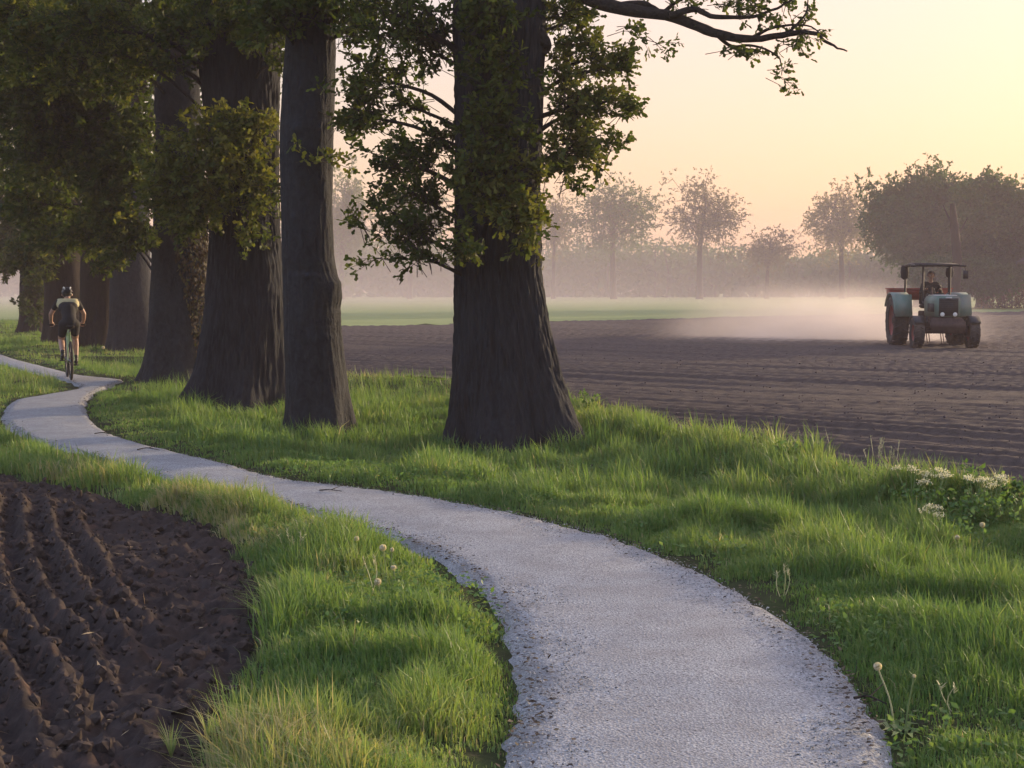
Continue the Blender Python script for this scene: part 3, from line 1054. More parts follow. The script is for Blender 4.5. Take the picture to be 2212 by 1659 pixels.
T4 = oak(383, 826, 27.0,
         [(880, 280, 460), (826, 292, 452), (800, 305, 448), (760, 312, 447), (700, 322, 446), (600, 330, 445), (500, 334, 444), (300, 340, 440), (100, 345, 436)],
         'old trunk brown with dry ivy on its right side, fourth from right in the row', M['bark_smooth'],
         [(200, 120, 130, 90, 25, 110, 0.6), (80, 70, 130, 80, 25, 110, 0.6), (60, 200, 90, 90, 25.5, 90, 0.6), (190, 250, 90, 80, 26, 90, 0.5), (260, 370, 75, 80, 26, 80, 0.5), (250, 470, 60, 45, 26, 40, 0.66), (110, 330, 110, 80, 26, 70, 0.5), (90, 440, 90, 50, 27, 50, 0.55), (215, 500, 70, 45, 28, 60, 0.6), (290, 515, 45, 36, 26.2, 34, 0.55), (240, 560, 40, 30, 30, 20, 0.5), (130, 510, 70, 45, 30, 44, 0.5), (300, 300, 50, 70, 25.5, 26, 0.45), (330, 30, 120, 40, 25, 40, 0.5)],
         (-0.5, 1, 10.5), (4.6, 4.6, 5.0), 200, M['leaf'], 'simple', 0.115, 20, dict(nth=120, nz=140, ridge=0.014, ridges=40, seed=5))

T5 = oak(281, 758, 40.0,
         [(790, 226, 336), (758, 230, 338), (720, 236, 332), (600, 240, 328), (400, 244, 322), (200, 250, 312)],
         'bluish grey trunk fifth from right, just right of the two brown trunks beyond the cyclist', M['bark_smooth'],
         [(150, 380, 90, 70, 36, 60, 0.4), (60, 330, 80, 70, 36, 50, 0.4), (230, 300, 80, 70, 37, 50, 0.38)],
         (0, 1, 9.2), (4.6, 4.2, 4.6), 520, M['leaf'], 'simple', 0.14, 22, dict(nth=80, nz=90, ridge=0.012, ridges=36, seed=9), crown_leaf=0.2)
T6 = oak(217, 755, 41.5,
         [(785, 168, 268), (755, 168, 264), (720, 173, 260), (600, 176, 256), (400, 186, 250), (200, 190, 246)],
         'dark brown trunk sixth from right, standing to the right of the cyclist', M['bark_brown'],
         [(130, 460, 60, 50, 39, 40, 0.45), (200, 430, 60, 60, 39, 40, 0.4)],
         (-1, 2, 9.6), (4.6, 4.2, 5.0), 480, M['leaf'], 'simple', 0.14, 22, dict(nth=80, nz=90, ridge=0.02, ridges=36, seed=13), crown_leaf=0.2)


def t7_extra(root, base, cr):
    limb([A(130, 640, 45), A(120, 520, 45), A(85, 420, 44), (A(10, 330, 43)), A(-80, 250, 42)], 0.42, 0.16, root, base, M['bark_smooth'], 14, 0.1)


T7 = oak(140, 745, 45.0,
         [(775, 90, 192), (745, 92, 186), (700, 97, 182), (600, 100, 180), (450, 108, 172), (250, 112, 168)],
         'dark trunk seventh from right with a heavy limb leaning left, directly behind the cyclist', M['bark_brown'],
         [(60, 450, 60, 50, 42, 46, 0.5), (20, 400, 50, 60, 42, 40, 0.5), (90, 560, 30, 50, 44, 30, 0.5), (60, 540, 50, 50, 40, 40, 0.55)],
         (-1, 1, 10.2), (4.8, 4.2, 5.2), 520, M['leaf'], 'simple', 0.15, 22, dict(nth=80, nz=90, ridge=0.02, ridges=36, seed=15), t7_extra, crown_leaf=0.21)
T8 = oak(72, 720, 56.0,
         [(745, 30, 118), (720, 36, 110), (690, 42, 104), (600, 46, 100), (450, 50, 96), (300, 54, 92)],
         'leaf clad trunk leftmost of the row, beside the pale gap at the picture edge', M['bark_brown'],
         [(70, 520, 40, 90, 54.5, 70, 0.55), (20, 500, 46, 60, 54, 60, 0.62), (10, 565, 30, 40, 54, 34, 0.55), (70, 640, 30, 60, 54.8, 40, 0.3), (90, 440, 60, 50, 54, 50, 0.5)],
         (0, 1, 9.8), (6.0, 4.5, 5.8), 620, M['leaf'], 'simple', 0.17, 22, dict(nth=64, nz=80, ridge=0.02, ridges=30, seed=17), crown_leaf=0.24)

# dry ivy on the fourth trunk
n = 5200
zz = rng.uniform(0.0, 3.4, n)
th = rng.uniform(-1.75, 0.9, n) + 0.25 * zz * 0 - 0.0
keepi = th > (-0.55 - 0.42 * np.clip(zz - 0.2, 0, 2.4))
zz, th = zz[keepi], th[keepi]
c4 = np.interp(zz, [0, 1.05, 3.4], [-0.09, 0.01, 0.05])
r4 = np.interp(zz, [0, 1.05, 2.6, 3.4], [0.66, 0.51, 0.455, 0.43]) + rng.uniform(0.0, 0.07, len(zz))
P = np.stack([c4 + r4 * np.cos(th), r4 * np.sin(th), zz], -1)
Nn = np.stack([np.cos(th), np.sin(th), 0.4 + 0 * th], -1) + rng.normal(0, 0.5, (len(th), 3))
D = np.array([0, 0, -1.0]) + rng.normal(0, 0.5, (len(th), 3))
V, f, k = leaves_geo(P, D, Nn, rng.uniform(0.05, 0.1, len(th)), 'simple')
obj('ivy', mesh('ivy', V, f, M['ivy'], False, {'tint': np.repeat(rng.random(len(th)), k)}), T4, kind='stuff')

grass_field()


# ------------------------------------------------------------------ far trees
def far_tree(u, base_v, Y, top_v, crown_u, crown_v, label, n, leaf, mat, tint, trunk_r, shape=0.4, group='trees across the meadow', nlimb=26, lacy=True, name='oak_tree'):
    sc_ = F / Y
    base = np.array([(u - CX) / sc_, Y, -0.05])
    root = empty(name, base, label=label, category='tree', group=group)
    ztop = A(u, top_v, Y)[2]
    zbot = A(u, crown_v, Y)[2]
    c = np.array([((crown_u[0] + crown_u[1]) / 2 - u) / sc_, 0, (ztop + zbot) / 2])
    r = np.array([(crown_u[1] - crown_u[0]) / 2 / sc_, (crown_u[1] - crown_u[0]) / 2 / sc_ * 0.9, (ztop - zbot) / 2])
    zf = zbot + 0.15 * (ztop - zbot)
    lean = rng.normal(0, 0.25)
    MB().tube([[0, 0, -0.3], [0, 0, 0.4], [lean * 0.5, 0, zf * 0.6], [lean, 0, zf], [c[0] * 0.6, 0, c[2]], [c[0], 0, ztop - r[2] * 0.3]],
              [trunk_r * 1.5, trunk_r * 1.1, trunk_r, trunk_r * 0.85, trunk_r * 0.5, trunk_r * 0.15], 8).build('trunk', M['far_bark'], root, True)
    br = MB()
    cr = Crown('simple')
    for k in range(nlimb):
        v = rng.normal(0, 1, 3)
        v /= np.linalg.norm(v)
        v[2] = v[2] * 0.8 + 0.15
        tip = c + v * r * rng.uniform(0.55, 0.86)
        t = rng.uniform(0.0, 0.9)
        o = np.array([lean + (c[0] - lean) * t, 0, zf + (c[2] + r[2] * 0.3 - zf) * t])
        if tip[2] < o[2]:
            o[2] = max(zf * 0.85, tip[2] - 0.8)
        mid = (o + tip) / 2 + np.array([0, 0, 0.12 * r[2]]) + rng.normal(0, 0.05, 3) * r
        br.tube(catmull([o, mid, tip], 7), np.linspace(trunk_r * 0.22, 0.02, 7), 5, cap=False)
        for j in range(3):
            a = mid + (tip - mid) * rng.uniform(0, 0.8)
            e = a + rng.normal(0, 0.28, 3) * r
            br.tube(catmull([a, (a + e) / 2 + rng.normal(0, 0.05, 3) * r, e], 4), np.linspace(trunk_r * 0.16, 0.02, 4), 4, cap=False)
            cr.clump(base + e, r * 0.31, max(1, int(n / (nlimb * (1.25 if lacy else 1)))), 10, base + a, leaf * 0.72, tint + rng.normal(0, 0.05), 0.9, False, 0.6)
        cr.clump(base + tip, r * 0.28, max(1, int(n / (nlimb * (1.25 if lacy else 1)))), 10, base + mid, leaf * 0.72, tint + rng.normal(0, 0.05), 0.9, False, 0.6)
    br.build('branches', M['far_bark'], root, True, kind='stuff')
    cr.build(root, mat, base)
    return root


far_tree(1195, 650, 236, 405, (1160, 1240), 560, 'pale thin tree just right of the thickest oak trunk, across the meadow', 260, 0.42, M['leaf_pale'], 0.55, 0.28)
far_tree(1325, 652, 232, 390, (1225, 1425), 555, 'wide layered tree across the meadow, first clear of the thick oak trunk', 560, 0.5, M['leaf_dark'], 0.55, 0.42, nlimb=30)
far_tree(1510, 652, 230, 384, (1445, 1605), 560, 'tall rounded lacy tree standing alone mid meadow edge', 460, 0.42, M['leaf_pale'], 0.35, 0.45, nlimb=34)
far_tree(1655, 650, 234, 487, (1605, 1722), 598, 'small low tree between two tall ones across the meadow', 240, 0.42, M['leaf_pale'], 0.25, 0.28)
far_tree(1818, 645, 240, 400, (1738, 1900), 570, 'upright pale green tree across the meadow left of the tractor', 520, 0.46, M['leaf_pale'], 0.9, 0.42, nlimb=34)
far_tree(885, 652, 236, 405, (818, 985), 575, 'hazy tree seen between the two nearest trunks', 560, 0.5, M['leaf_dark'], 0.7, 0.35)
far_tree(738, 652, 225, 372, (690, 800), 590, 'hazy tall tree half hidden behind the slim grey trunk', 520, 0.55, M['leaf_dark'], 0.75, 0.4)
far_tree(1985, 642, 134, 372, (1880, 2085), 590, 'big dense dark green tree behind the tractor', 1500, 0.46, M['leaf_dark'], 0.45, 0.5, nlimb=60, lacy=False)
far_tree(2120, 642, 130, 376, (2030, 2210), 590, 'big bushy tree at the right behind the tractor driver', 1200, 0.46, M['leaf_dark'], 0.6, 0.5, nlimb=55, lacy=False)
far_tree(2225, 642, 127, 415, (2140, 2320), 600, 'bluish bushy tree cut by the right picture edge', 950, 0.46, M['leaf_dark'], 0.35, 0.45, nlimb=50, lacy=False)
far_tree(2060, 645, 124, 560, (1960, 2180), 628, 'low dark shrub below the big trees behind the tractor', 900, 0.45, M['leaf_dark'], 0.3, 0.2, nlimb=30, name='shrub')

# wood at the horizon
n = 62000
x = rng.uniform(-190, 190, n)
y = rng.uniform(300, 345, n)
top = 4.5 + 11.0 * fbm(x * 0.06 + 5, y * 0.03 + 2, 77, 4) + np.where(x < -30, 3.5, 0)
z = top * (rng.random(n) ** 0.8)
P = np.stack([x, y, z * 0.96 + 0.1], -1)
V, f, k = leaves_geo(P, rng.normal(0, 1, (n, 3)), rng.normal(0, 1, (n, 3)), rng.uniform(0.6, 1.4, n) * (1 + 0.9 * (z < top * 0.7)), 'simple')
far = MB()
for k2 in range(40):
    xx, y2 = rng.uniform(-150, 150), rng.uniform(298, 320)
    far.tube([[xx, y2, -0.3], [xx + rng.normal(0, 0.3), y2, 5], [xx + rng.normal(0, 0.5), y2, 9]], [0.28, 0.2, 0.08], 5)
wood = obj('far_wood', mesh('far_wood', V, f, M['leaf_dark'], False, {'tint': np.repeat(np.clip(0.4 + rng.normal(0, 0.15, n), 0, 1), k)}),
           kind='stuff', label='hazy wood closing the view behind the meadow trees', category='wood')
far.build('trunks', M['far_bark'], wood, True, kind='stuff')

# ------------------------------------------------------------------ far right: bare trunk, hedge, shed
def bare_trunk():
    Y = 106.0
    base = np.array([(2060 - CX) * Y / F, Y, -0.05])
    root = empty('bare_tree', base, label='dark bare trunk rising just above the tractor roof', category='tree')
    zt = A(2055, 438, Y)[2]
    MB().tube([[0, 0, -0.3], [0, 0, 1], [0.15, 0, zt * 0.5], [-0.1, 0, zt * 0.8], [-0.25, 0, zt]], [0.5, 0.36, 0.32, 0.3, 0.16], 10).build('trunk', M['bark_brown'], root, True)
    for (z0, dx, dz) in ((0.7, 0.9, 1.3), (0.8, -0.8, 1.4)):
        MB().tube(catmull([[0, 0, zt * z0], [dx * 0.5, 0.2, zt * z0 + dz * 0.35], [dx, 0.3, zt * z0 + dz]], 7), np.linspace(0.12, 0.03, 7), 7).build('branch', M['branch'], root, True)


bare_trunk()

n = 5000
hx, hy = 41.8, 128.0
P = np.stack([rng.uniform(-2.8, 8.0, n), rng.uniform(-0.7, 0.7, n), rng.uniform(0, 1, n)], -1)
P[:, 2] *= 1.9 + 0.5 * fbm(P[:, 0] * 0.8, 0 * P[:, 0], 3)
M['hedge'] = leafy('brown_hedge', [(0, (0.05, 0.028, 0.02)), (0.6, (0.11, 0.06, 0.04)), (1, (0.12, 0.1, 0.05))], 0.2)
V, f, k = leaves_geo(P, rng.normal(0, 1, (n, 3)), rng.normal(0, 1, (n, 3)), rng.uniform(0.15, 0.35, n), 'simple')
hroot = empty('hedge', (hx, hy, -0.03), label='low brown hedge at the right picture edge behind the field', category='hedge')
obj('foliage', mesh('foliage', V, f, M['hedge'], False, {'tint': np.repeat(rng.random(n), k)}), hroot, kind='stuff')
st = MB()
for k in range(18):
    x0 = -2.6 + 0.6 * k
    st.tube([[x0, 0, -0.1], [x0 + rng.normal(0, 0.1), 0, 0.8], [x0 + rng.normal(0, 0.25), 0.1, 1.7]], [0.05, 0.04, 0.02], 5)
st.build('stems', M['far_bark'], hroot, True, kind='stuff')

M['shed_wall'] = simple('shed_brick', (0.05, 0.028, 0.022), 0.85, 0, 0.3, 6)
M['shed_roof'] = simple('shed_roof', (0.012, 0.012, 0.013), 0.8, 0, 0.3, 3)
M['shed_wood'] = simple('shed_wood', (0.05, 0.06, 0.05), 0.7, 0, 0.3, 3)
shed = empty('farm_shed', (45.7, 110, -0.04), label='farm shed with a dark pitched roof cut by the right picture edge', category='shed')
MB().prism([(-6, -0.1), (6, -0.1), (6, 3.8), (0, 7.2), (-6, 3.8)], 0, 9, 1).build('wall', M['shed_wall'], shed)
for s in (-1, 1):
    MB().prism([(s * 6.6, 3.52), (s * 6.6, 3.74), (0.0, 7.52), (0.0, 7.28)], -0.5, 9.5, 1).build('roof_slope', M['shed_roof'], shed)
dr_ = MB().box((0.8, -0.03, 1.4), (2.8, 0.06, 2.8)).build('door', M['shed_wood'], shed)
MB().box((1.9, -0.08, 1.3), (0.08, 0.06, 0.3)).build('handle', M['shed_roof'], dr_)
for x in (-3.4, 4.2):
    w_ = MB().box((x, -0.025, 2.0), (1.2, 0.05, 1.0)).build('window', M['shed_wood'], shed)
    MB().box((x, -0.06, 1.44), (1.4, 0.1, 0.08)).build('sill', M['shed_roof'], w_)

# ------------------------------------------------------------------ bodies: one continuous skin from tapered limbs
def capsule(p0, p1, r0, r1, n=14):
    p0, p1 = np.asarray(p0, float), np.asarray(p1, float)
    d = p1 - p0
    L = np.linalg.norm(d)
    if L < 1e-6:
        d, L = np.array([0, 0, 1e-5]), 1e-5
    d = d / L
    P, r = [], []
    for a in np.linspace(-1.5, 0, 5):
        P.append(p0 + d * math.sin(a) * r0)
        r.append(r0 * math.cos(a))
    for a in np.linspace(0, 1.5, 5):
        P.append(p1 + d * math.sin(a) * r1)
        r.append(r1 * math.cos(a))
    return np.array(P), np.array(r)


def body(name, caps, mats, parent, voxel=0.010, smooth=2):
    """caps: (p0, p1, r0, r1, material index); returns one continuous mesh"""
    mb = MB()
    for c in caps:
        P, r = capsule(*c[:4])
        mb.tube(P, r, 14)
    tmp = mb.build('tmp_body', None, None)
    tmp.data.materials.clear()
    md = tmp.modifiers.new('r', 'REMESH')
    md.mode = 'VOXEL'
    md.voxel_size = voxel
    ms = tmp.modifiers.new('s', 'SMOOTH')
    ms.iterations = smooth
    ms.factor = 0.5
    dg = bpy.context.evaluated_depsgraph_get()
    me = bpy.data.meshes.new_from_object(tmp.evaluated_get(dg))
    bpy.data.objects.remove(tmp)
    me.name = name
    n = len(me.polygons)
    C = np.empty(n * 3)
    me.polygons.foreach_get('center', C)
    C = C.reshape(-1, 3)
    best = np.full(n, 1e9)
    mi = np.zeros(n, np.int32)
    for c in caps:
        p0, p1 = np.asarray(c[0], float), np.asarray(c[1], float)
        d = p1 - p0
        t = np.clip(((C - p0) @ d) / (d @ d + 1e-12), 0, 1)
        dd = np.linalg.norm(C - p0 - t[:, None] * d, axis=1) - (c[2] + (c[3] - c[2]) * t)
        m = dd < best
        best[m] = dd[m]
        mi[m] = c[4]
    for m in mats:
        me.materials.append(m)
    me.polygons.foreach_set('material_index', mi)
    me.polygons.foreach_set('use_smooth', np.ones(n, bool))
    return obj(name, me, parent)


def hand(w, fw, up, side, m, caps, grip=0.016):
    """w: grip centre; fw: out over the bar; side: along the bar; five fingers curled round it"""
    w, fw, up, side = (np.asarray(x, float) for x in (w, fw, up, side))
    palm = w - fw * 0.035 + up * 0.022
    caps.append((palm - side * 0.025, palm + side * 0.025, 0.018, 0.018, m))
    caps.append((palm - fw * 0.045, palm, 0.022, 0.022, m))
    for k, L in enumerate((0.95, 1.05, 1.0, 0.8)):
        s = side * (0.030 - 0.020 * k)
        a = palm + s + fw * 0.012 + up * 0.004
        b_ = w + s + fw * 0.028 * L + up * 0.012
        c = w + s + fw * 0.026 * L - up * 0.018
        e = w + s + fw * 0.002 - up * 0.026
        caps += [(a, b_, 0.0095, 0.009, m), (b_, c, 0.009, 0.0085, m), (c, e, 0.0085, 0.0075, m)]
    t0 = palm + side * 0.03 - fw * 0.01
    caps += [(t0, w + side * 0.045 - up * 0.002, 0.011, 0.010, m), (w + side * 0.045 - up * 0.002, w + side * 0.03 - up * 0.024 + fw * 0.01, 0.010, 0.008, m)]


M['skin'] = simple('skin', (0.42, 0.25, 0.18), 0.55, 0, 0.12, 20)
M['black_cloth'] = simple('black_cloth', (0.012, 0.012, 0.014), 0.85, 0, 0.3, 30)
M['cream_cloth'] = simple('cream_cloth', (0.62, 0.57, 0.34), 0.8, 0, 0.08, 20)
M['jeans'] = simple('dusty_trousers', (0.07, 0.075, 0.085), 0.9, 0, 0.3, 20)
M['hair'] = simple('grey_hair', (0.22, 0.2, 0.19), 0.8, 0, 0.3, 60)
M['rubber'] = simple('tyre_rubber', (0.022, 0.02, 0.02), 0.85, 0, 0.3, 15)
M['rubber_dusty'] = simple('dusty_rubber', (0.035, 0.03, 0.028), 0.9, 0, 0.3, 6, (0.11, 0.085, 0.07))
M['metal'] = simple('dull_metal', (0.25, 0.25, 0.26), 0.4, 0.8, 0.2, 20)
M['green_frame'] = simple('pale_green_paint', (0.28, 0.42, 0.2), 0.35, 0, 0.1, 10)
M['black_paint'] = simple('black_paint', (0.015, 0.015, 0.016), 0.5, 0, 0.2, 10)
M['white_plastic'] = simple('white_plastic', (0.7, 0.7, 0.68), 0.4, 0, 0.08, 10)

# ------------------------------------------------------------------ cyclist
CYC = G(150, 821)
hd = 0.345
bike = empty('bicycle', (CYC[0], CYC[1], 0.026), hd, label='pale green bicycle ridden away along the bend of the path', category='bicycle')


def bike_wheel(y, nm='wheel'):
    w = empty(nm, (0, y, 0.345))
    w.parent = bike
    th = np.linspace(0, 2 * np.pi, 9)
    prof = [(0.322 + 0.023 * math.cos(a), 0.022 * math.sin(a)) for a in th]
    MB().lathe(prof, n=40).build('tyre', M['rubber'], w, True)
    MB().lathe([(0.305, -0.011), (0.288, -0.009), (0.288, 0.009), (0.305, 0.011), (0.305, -0.011)], n=40).build('rim', M['black_paint'], w)
    sp_ = MB()
    for k in range(20):
        a = k * math.pi / 10
        e = 0.03 if k % 2 else -0.03
        sp_.tube([[e, 0.02 * math.cos(a + 1), 0.02 * math.sin(a + 1)], [0, 0.29 * math.cos(a), 0.29 * math.sin(a)]], 0.0016, 4, cap=False)
    sp_.lathe([(0.001, -0.05), (0.02, -0.05), (0.02, 0.05), (0.001, 0.05)], n=12)
    sp_.build('spokes', M['metal'], w)


bike_wheel(-0.50)
bike_wheel(0.53)
BB, SEAT, HEADT, HEADB = [0, -0.07, 0.29], [0, -0.24, 0.84], [0, 0.38, 0.90], [0, 0.42, 0.74]
MB().tube([BB, SEAT], 0.019, 10).tube([[0, -0.225, 0.79], HEADT], 0.018, 10).tube([BB, HEADB], 0.022, 10).tube([HEADT, HEADB], 0.021, 10) \
    .tube([[0.02, -0.07, 0.29], [0.06, -0.50, 0.345]], 0.010, 6).tube([[-0.02, -0.07, 0.29], [-0.06, -0.50, 0.345]], 0.010, 6) \
    .tube([[0.015, -0.22, 0.78], [0.06, -0.50, 0.345]], 0.009, 6).tube([[-0.015, -0.22, 0.78], [-0.06, -0.50, 0.345]], 0.009, 6).build('frame', M['green_frame'], bike, True)
MB().tube([HEADB, [0, 0.45, 0.70]], 0.02, 8).tube([[0.055, 0.45, 0.70], [0.055, 0.53, 0.345]], 0.012, 8).tube([[-0.055, 0.45, 0.70], [-0.055, 0.53, 0.345]], 0.012, 8).tube([[-0.055, 0.45, 0.70], [0.055, 0.45, 0.70]], 0.014, 8).build('fork', M['black_paint'], bike, True)
MB().tube([SEAT, [0, -0.265, 0.92]], 0.014, 8).build('seat_post', M['metal'], bike, True)
MB().prism([(-0.14, 0.92), (0.15, 0.925), (0.15, 0.945), (-0.1, 0.955), (-0.15, 0.965)], -0.03, 0.03).box((0, -0.34, 0.945), (0.14, 0.12, 0.04)).build('saddle', M['black_cloth'], bike, bevel=0.008).location = (0, -0.23, 0)
hb = MB().tube([HEADT, [0, 0.40, 0.94]], 0.016, 8).tube([[-0.31, 0.36, 0.955], [-0.15, 0.41, 0.955], [0, 0.43, 0.945], [0.15, 0.41, 0.955], [0.31, 0.36, 0.955]], 0.012, 8).build('handlebar', M['black_paint'], bike, True)
for s in (-1, 1):
    MB().tube([[s * 0.21, 0.39, 0.956], [s * 0.325, 0.355, 0.956]], 0.017, 10).build('grip', M['rubber'], hb, True)
MB().lathe([(0.001, 0.035), (0.09, 0.036), (0.09, 0.042), (0.001, 0.043)], BB, 24).tube([[0.05, -0.07, 0.29], [0.075, 0.09, 0.24]], 0.010, 6).tube([[-0.05, -0.07, 0.29], [-0.075, -0.23, 0.34]], 0.010, 6).build('crank', M['metal'], bike)
for s, y, z in ((1, 0.09, 0.24), (-1, -0.23, 0.34)):
    MB().box((s * 0.125, y, z), (0.095, 0.08, 0.022)).build('pedal', M['black_paint'], bike, bevel=0.004)

rider = empty('person', (CYC[0], CYC[1], 0.026), hd, label='cyclist from behind in black and cream jersey, black shorts and helmet', category='person')
SK, BK, CR_, SH = 0, 1, 2, 3
caps = [((0, -0.24, 1.02), (0, -0.17, 1.10), 0.135, 0.125, BK), ((-0.07, -0.24, 0.99), (0.07, -0.24, 0.99), 0.098, 0.098, BK),
        ((0, -0.17, 1.10), (0, -0.07, 1.22), 0.125, 0.135, BK), ((-0.06, -0.02, 1.26), (0.06, -0.02, 1.26), 0.115, 0.115, BK),
        ((-0.10, 0.06, 1.335), (0.10, 0.06, 1.335), 0.095, 0.095, CR_), ((-0.14, 0.11, 1.365), (0.14, 0.11, 1.365), 0.072, 0.072, CR_),
        ((0, 0.12, 1.38), (0, 0.22, 1.45), 0.058, 0.055, SK)]
# head: skull, face, nose, ears, chin
caps += [((0, 0.225, 1.515), (0, 0.215, 1.47), 0.089, 0.06, SH), ((0, 0.255, 1.525), (0, 0.26, 1.53), 0.088, 0.086, SK), ((0, 0.29, 1.475), (0, 0.30, 1.46), 0.062, 0.05, SK), ((0, 0.35, 1.50), (0, 0.365, 1.485), 0.012, 0.015, SK), ((0.085, 0.24, 1.51), (0.088, 0.235, 1.49), 0.016, 0.014, SK), ((-0.085, 0.24, 1.51), (-0.088, 0.235, 1.49), 0.016, 0.014, SK)]
for s in (-1, 1):
    caps += [((s * 0.165, 0.11, 1.365), (s * 0.23, 0.16, 1.26), 0.062, 0.050, BK), ((s * 0.23, 0.16, 1.26), (s * 0.285, 0.20, 1.16), 0.045, 0.040, SK),
             ((s * 0.285, 0.20, 1.16), (s * 0.285, 0.27, 1.06), 0.041, 0.036, SK), ((s * 0.285, 0.27, 1.06), (s * 0.275, 0.345, 0.99), 0.034, 0.026, SK)]
    hand((s * 0.268, 0.372, 0.957), (0, 0.85, -0.5), (0, 0.5, 0.85), (-s, 0, 0), SK, caps)
for s, knee, ank, toe in ((1, (0.125, 0.17, 0.73), (0.125, 0.03, 0.345), (0.135, 0.18, 0.272)), (-1, (-0.125, 0.08, 0.70), (-0.125, -0.30, 0.45), (-0.135, -0.16, 0.37))):
    hip = (s * 0.095, -0.22, 0.98)
    kn, an = np.array(knee), np.array(ank)
    h2 = np.array(hip)
    m = h2 + (kn - h2) * 0.62
    calf = kn + (an - kn) * 0.33 + np.array([0, -0.025, 0])
    caps += [(hip, m, 0.094, 0.074, BK), (m, knee, 0.070, 0.056, SK), (knee, calf, 0.053, 0.056, SK), (calf, ank, 0.055, 0.036, SK),
             (an + np.array([0, -0.045, -0.03]), an + np.array([0, 0.03, -0.045]), 0.036, 0.037, SH), (an + np.array([0, 0.03, -0.045]), toe, 0.038, 0.03, SH), (an, an + np.array([0, 0, 0.05]), 0.040, 0.040, SH)]
body('body', caps, [M['skin'], M['black_cloth'], M['cream_cloth'], M['black_paint']], rider, 0.012)
# dark hair below the helmet, eyes and mouth, then the helmet
for s in (-1, 1):
    MB().lathe([(0.001, -0.008), (0.008, -0.004), (0.010, 0), (0.008, 0.004), (0.001, 0.008)], (s * 0.032, 0.336, 1.525), 10, 'y').build('eye', M['white_plastic'], rider, True)
MB().box((0, 0.352, 1.452), (0.045, 0.01, 0.008)).build('mouth', M['shed_wall'], rider)
bm = bmesh.new()
bmesh.ops.create_uvsphere(bm, u_segments=32, v_segments=16, radius=1)
bmesh.ops.delete(bm, geom=[v for v in bm.verts if v.co.z < -0.12], context='VERTS')
for v in bm.verts:
    g_ = 1 - 0.10 * max(0, math.cos(math.atan2(v.co.x, 0.2) * 9)) * (v.co.z > 0.1)
    v.co = Vector((v.co.x * 0.108, v.co.y * 0.14, v.co.z * 0.105)) * g_
me = bpy.data.meshes.new('helmet')
bm.to_mesh(me)
bm.free()
me.polygons.foreach_set('use_smooth', np.ones(len(me.polygons), bool))
me.materials.append(M['black_paint'])
hl = obj('helmet', me, rider)
hl.location = (0, 0.235, 1.535)
hl.rotation_euler = (R(-12), 0, 0)
for s in (-1, 1):
    MB().tube(catmull([(s * 0.045, -0.13, 0.045), (s * 0.058, -0.06, 0.088), (s * 0.055, 0.05, 0.092), (s * 0.04, 0.12, 0.05)], 9), 0.014, 6).build('stripe', M['white_plastic'], hl, True)

# ------------------------------------------------------------------ tractor
M['grey_green'] = simple('grey_green_paint', (0.155, 0.25, 0.20), 0.5, 0, 0.15, 4, (0.21, 0.2, 0.165))
M['red_paint'] = simple('red_paint', (0.33, 0.045, 0.03), 0.55, 0, 0.2, 4, (0.2, 0.09, 0.07))
M['brown_iron'] = simple('dusty_iron', (0.055, 0.03, 0.026), 0.8, 0, 0.3, 5, (0.09, 0.06, 0.05))
M['sheen_badge_white'] = simple('sheen_badge_white', (0.62, 0.62, 0.6), 0.3, 0, 0.08, 5)  # white for the badge and for the bonnet's painted-in reflection
M['grille'] = simple('dark_grille', (0.02, 0.02, 0.02), 0.6, 0, 0.3, 15)
M['lens'] = simple('lamp_glass', (0.8, 0.78, 0.72), 0.12, 0, 0.05, 20)
hdg = np.array([-0.0465, -0.9989])
TR = np.array([11.45, 40.7]) - hdg * 1.05
TZ = 0.05
trz = math.atan2(-hdg[0], hdg[1])
trac = empty('tractor', (TR[0], TR[1], TZ), trz, label='old grey green tractor with dark roof frame driving across the ploughed field', category='tractor')


def tractor_wheel(x, y, r, w, rim_r, lugs):
    e = empty('wheel', (x, y, r))
    e.parent = trac
    h = w / 2
    t = MB().lathe([(rim_r, -h * 0.8), (r * 0.80, -h), (r * 0.93, -h * 0.95), (r * 0.955, -h * 0.6), (r * 0.96, 0), (r * 0.955, h * 0.6), (r * 0.93, h * 0.95), (r * 0.80, h), (rim_r, h * 0.8)], n=48)
    for k in range(lugs):
        for s in (-1, 1):
            a = (k + (0.5 if s > 0 else 0)) * 2 * math.pi / lugs
            pts = []
            for (o, da) in ((0.02, 0.0), (h * 0.95, -2.2 / lugs)):
                for dw in (-0.55 / lugs, 0.55 / lugs):
                    for rr in (r * 0.94, r * 1.0):
                        an = a + da + dw
                        pts.append([s * o, rr * math.cos(an), rr * math.sin(an)])
            t.add(pts, np.array([[0, 1, 3, 2], [4, 6, 7, 5], [0, 4, 5, 1], [2, 3, 7, 6], [1, 5, 7, 3], [0, 2, 6, 4]]))
    t.build('tyre', M['rubber_dusty'], e)
    s = 1 if x > 0 else -1
    MB().lathe([(rim_r * 1.03, -s * h * 0.7), (rim_r * 1.03, s * h * 0.7), (rim_r * 0.93, s * h * 0.66), (rim_r * 0.85, s * h * 0.3), (rim_r * 0.45, s * h * 0.22), (rim_r * 0.4, s * h * 0.4), (0.001, s * h * 0.42)], n=32).build('rim', M['red_paint'], e)
    hb_ = MB().lathe([(rim_r * 0.22, s * h * 0.4), (rim_r * 0.22, s * h * 0.62), (0.001, s * h * 0.64)], n=16)
    for k in range(6):
        a = k * math.pi / 3
        hb_.box((s * h * 0.44, rim_r * 0.32 * math.cos(a), rim_r * 0.32 * math.sin(a)), (0.03, 0.03, 0.03))
    hb_.build('hub', M['brown_iron'], e)


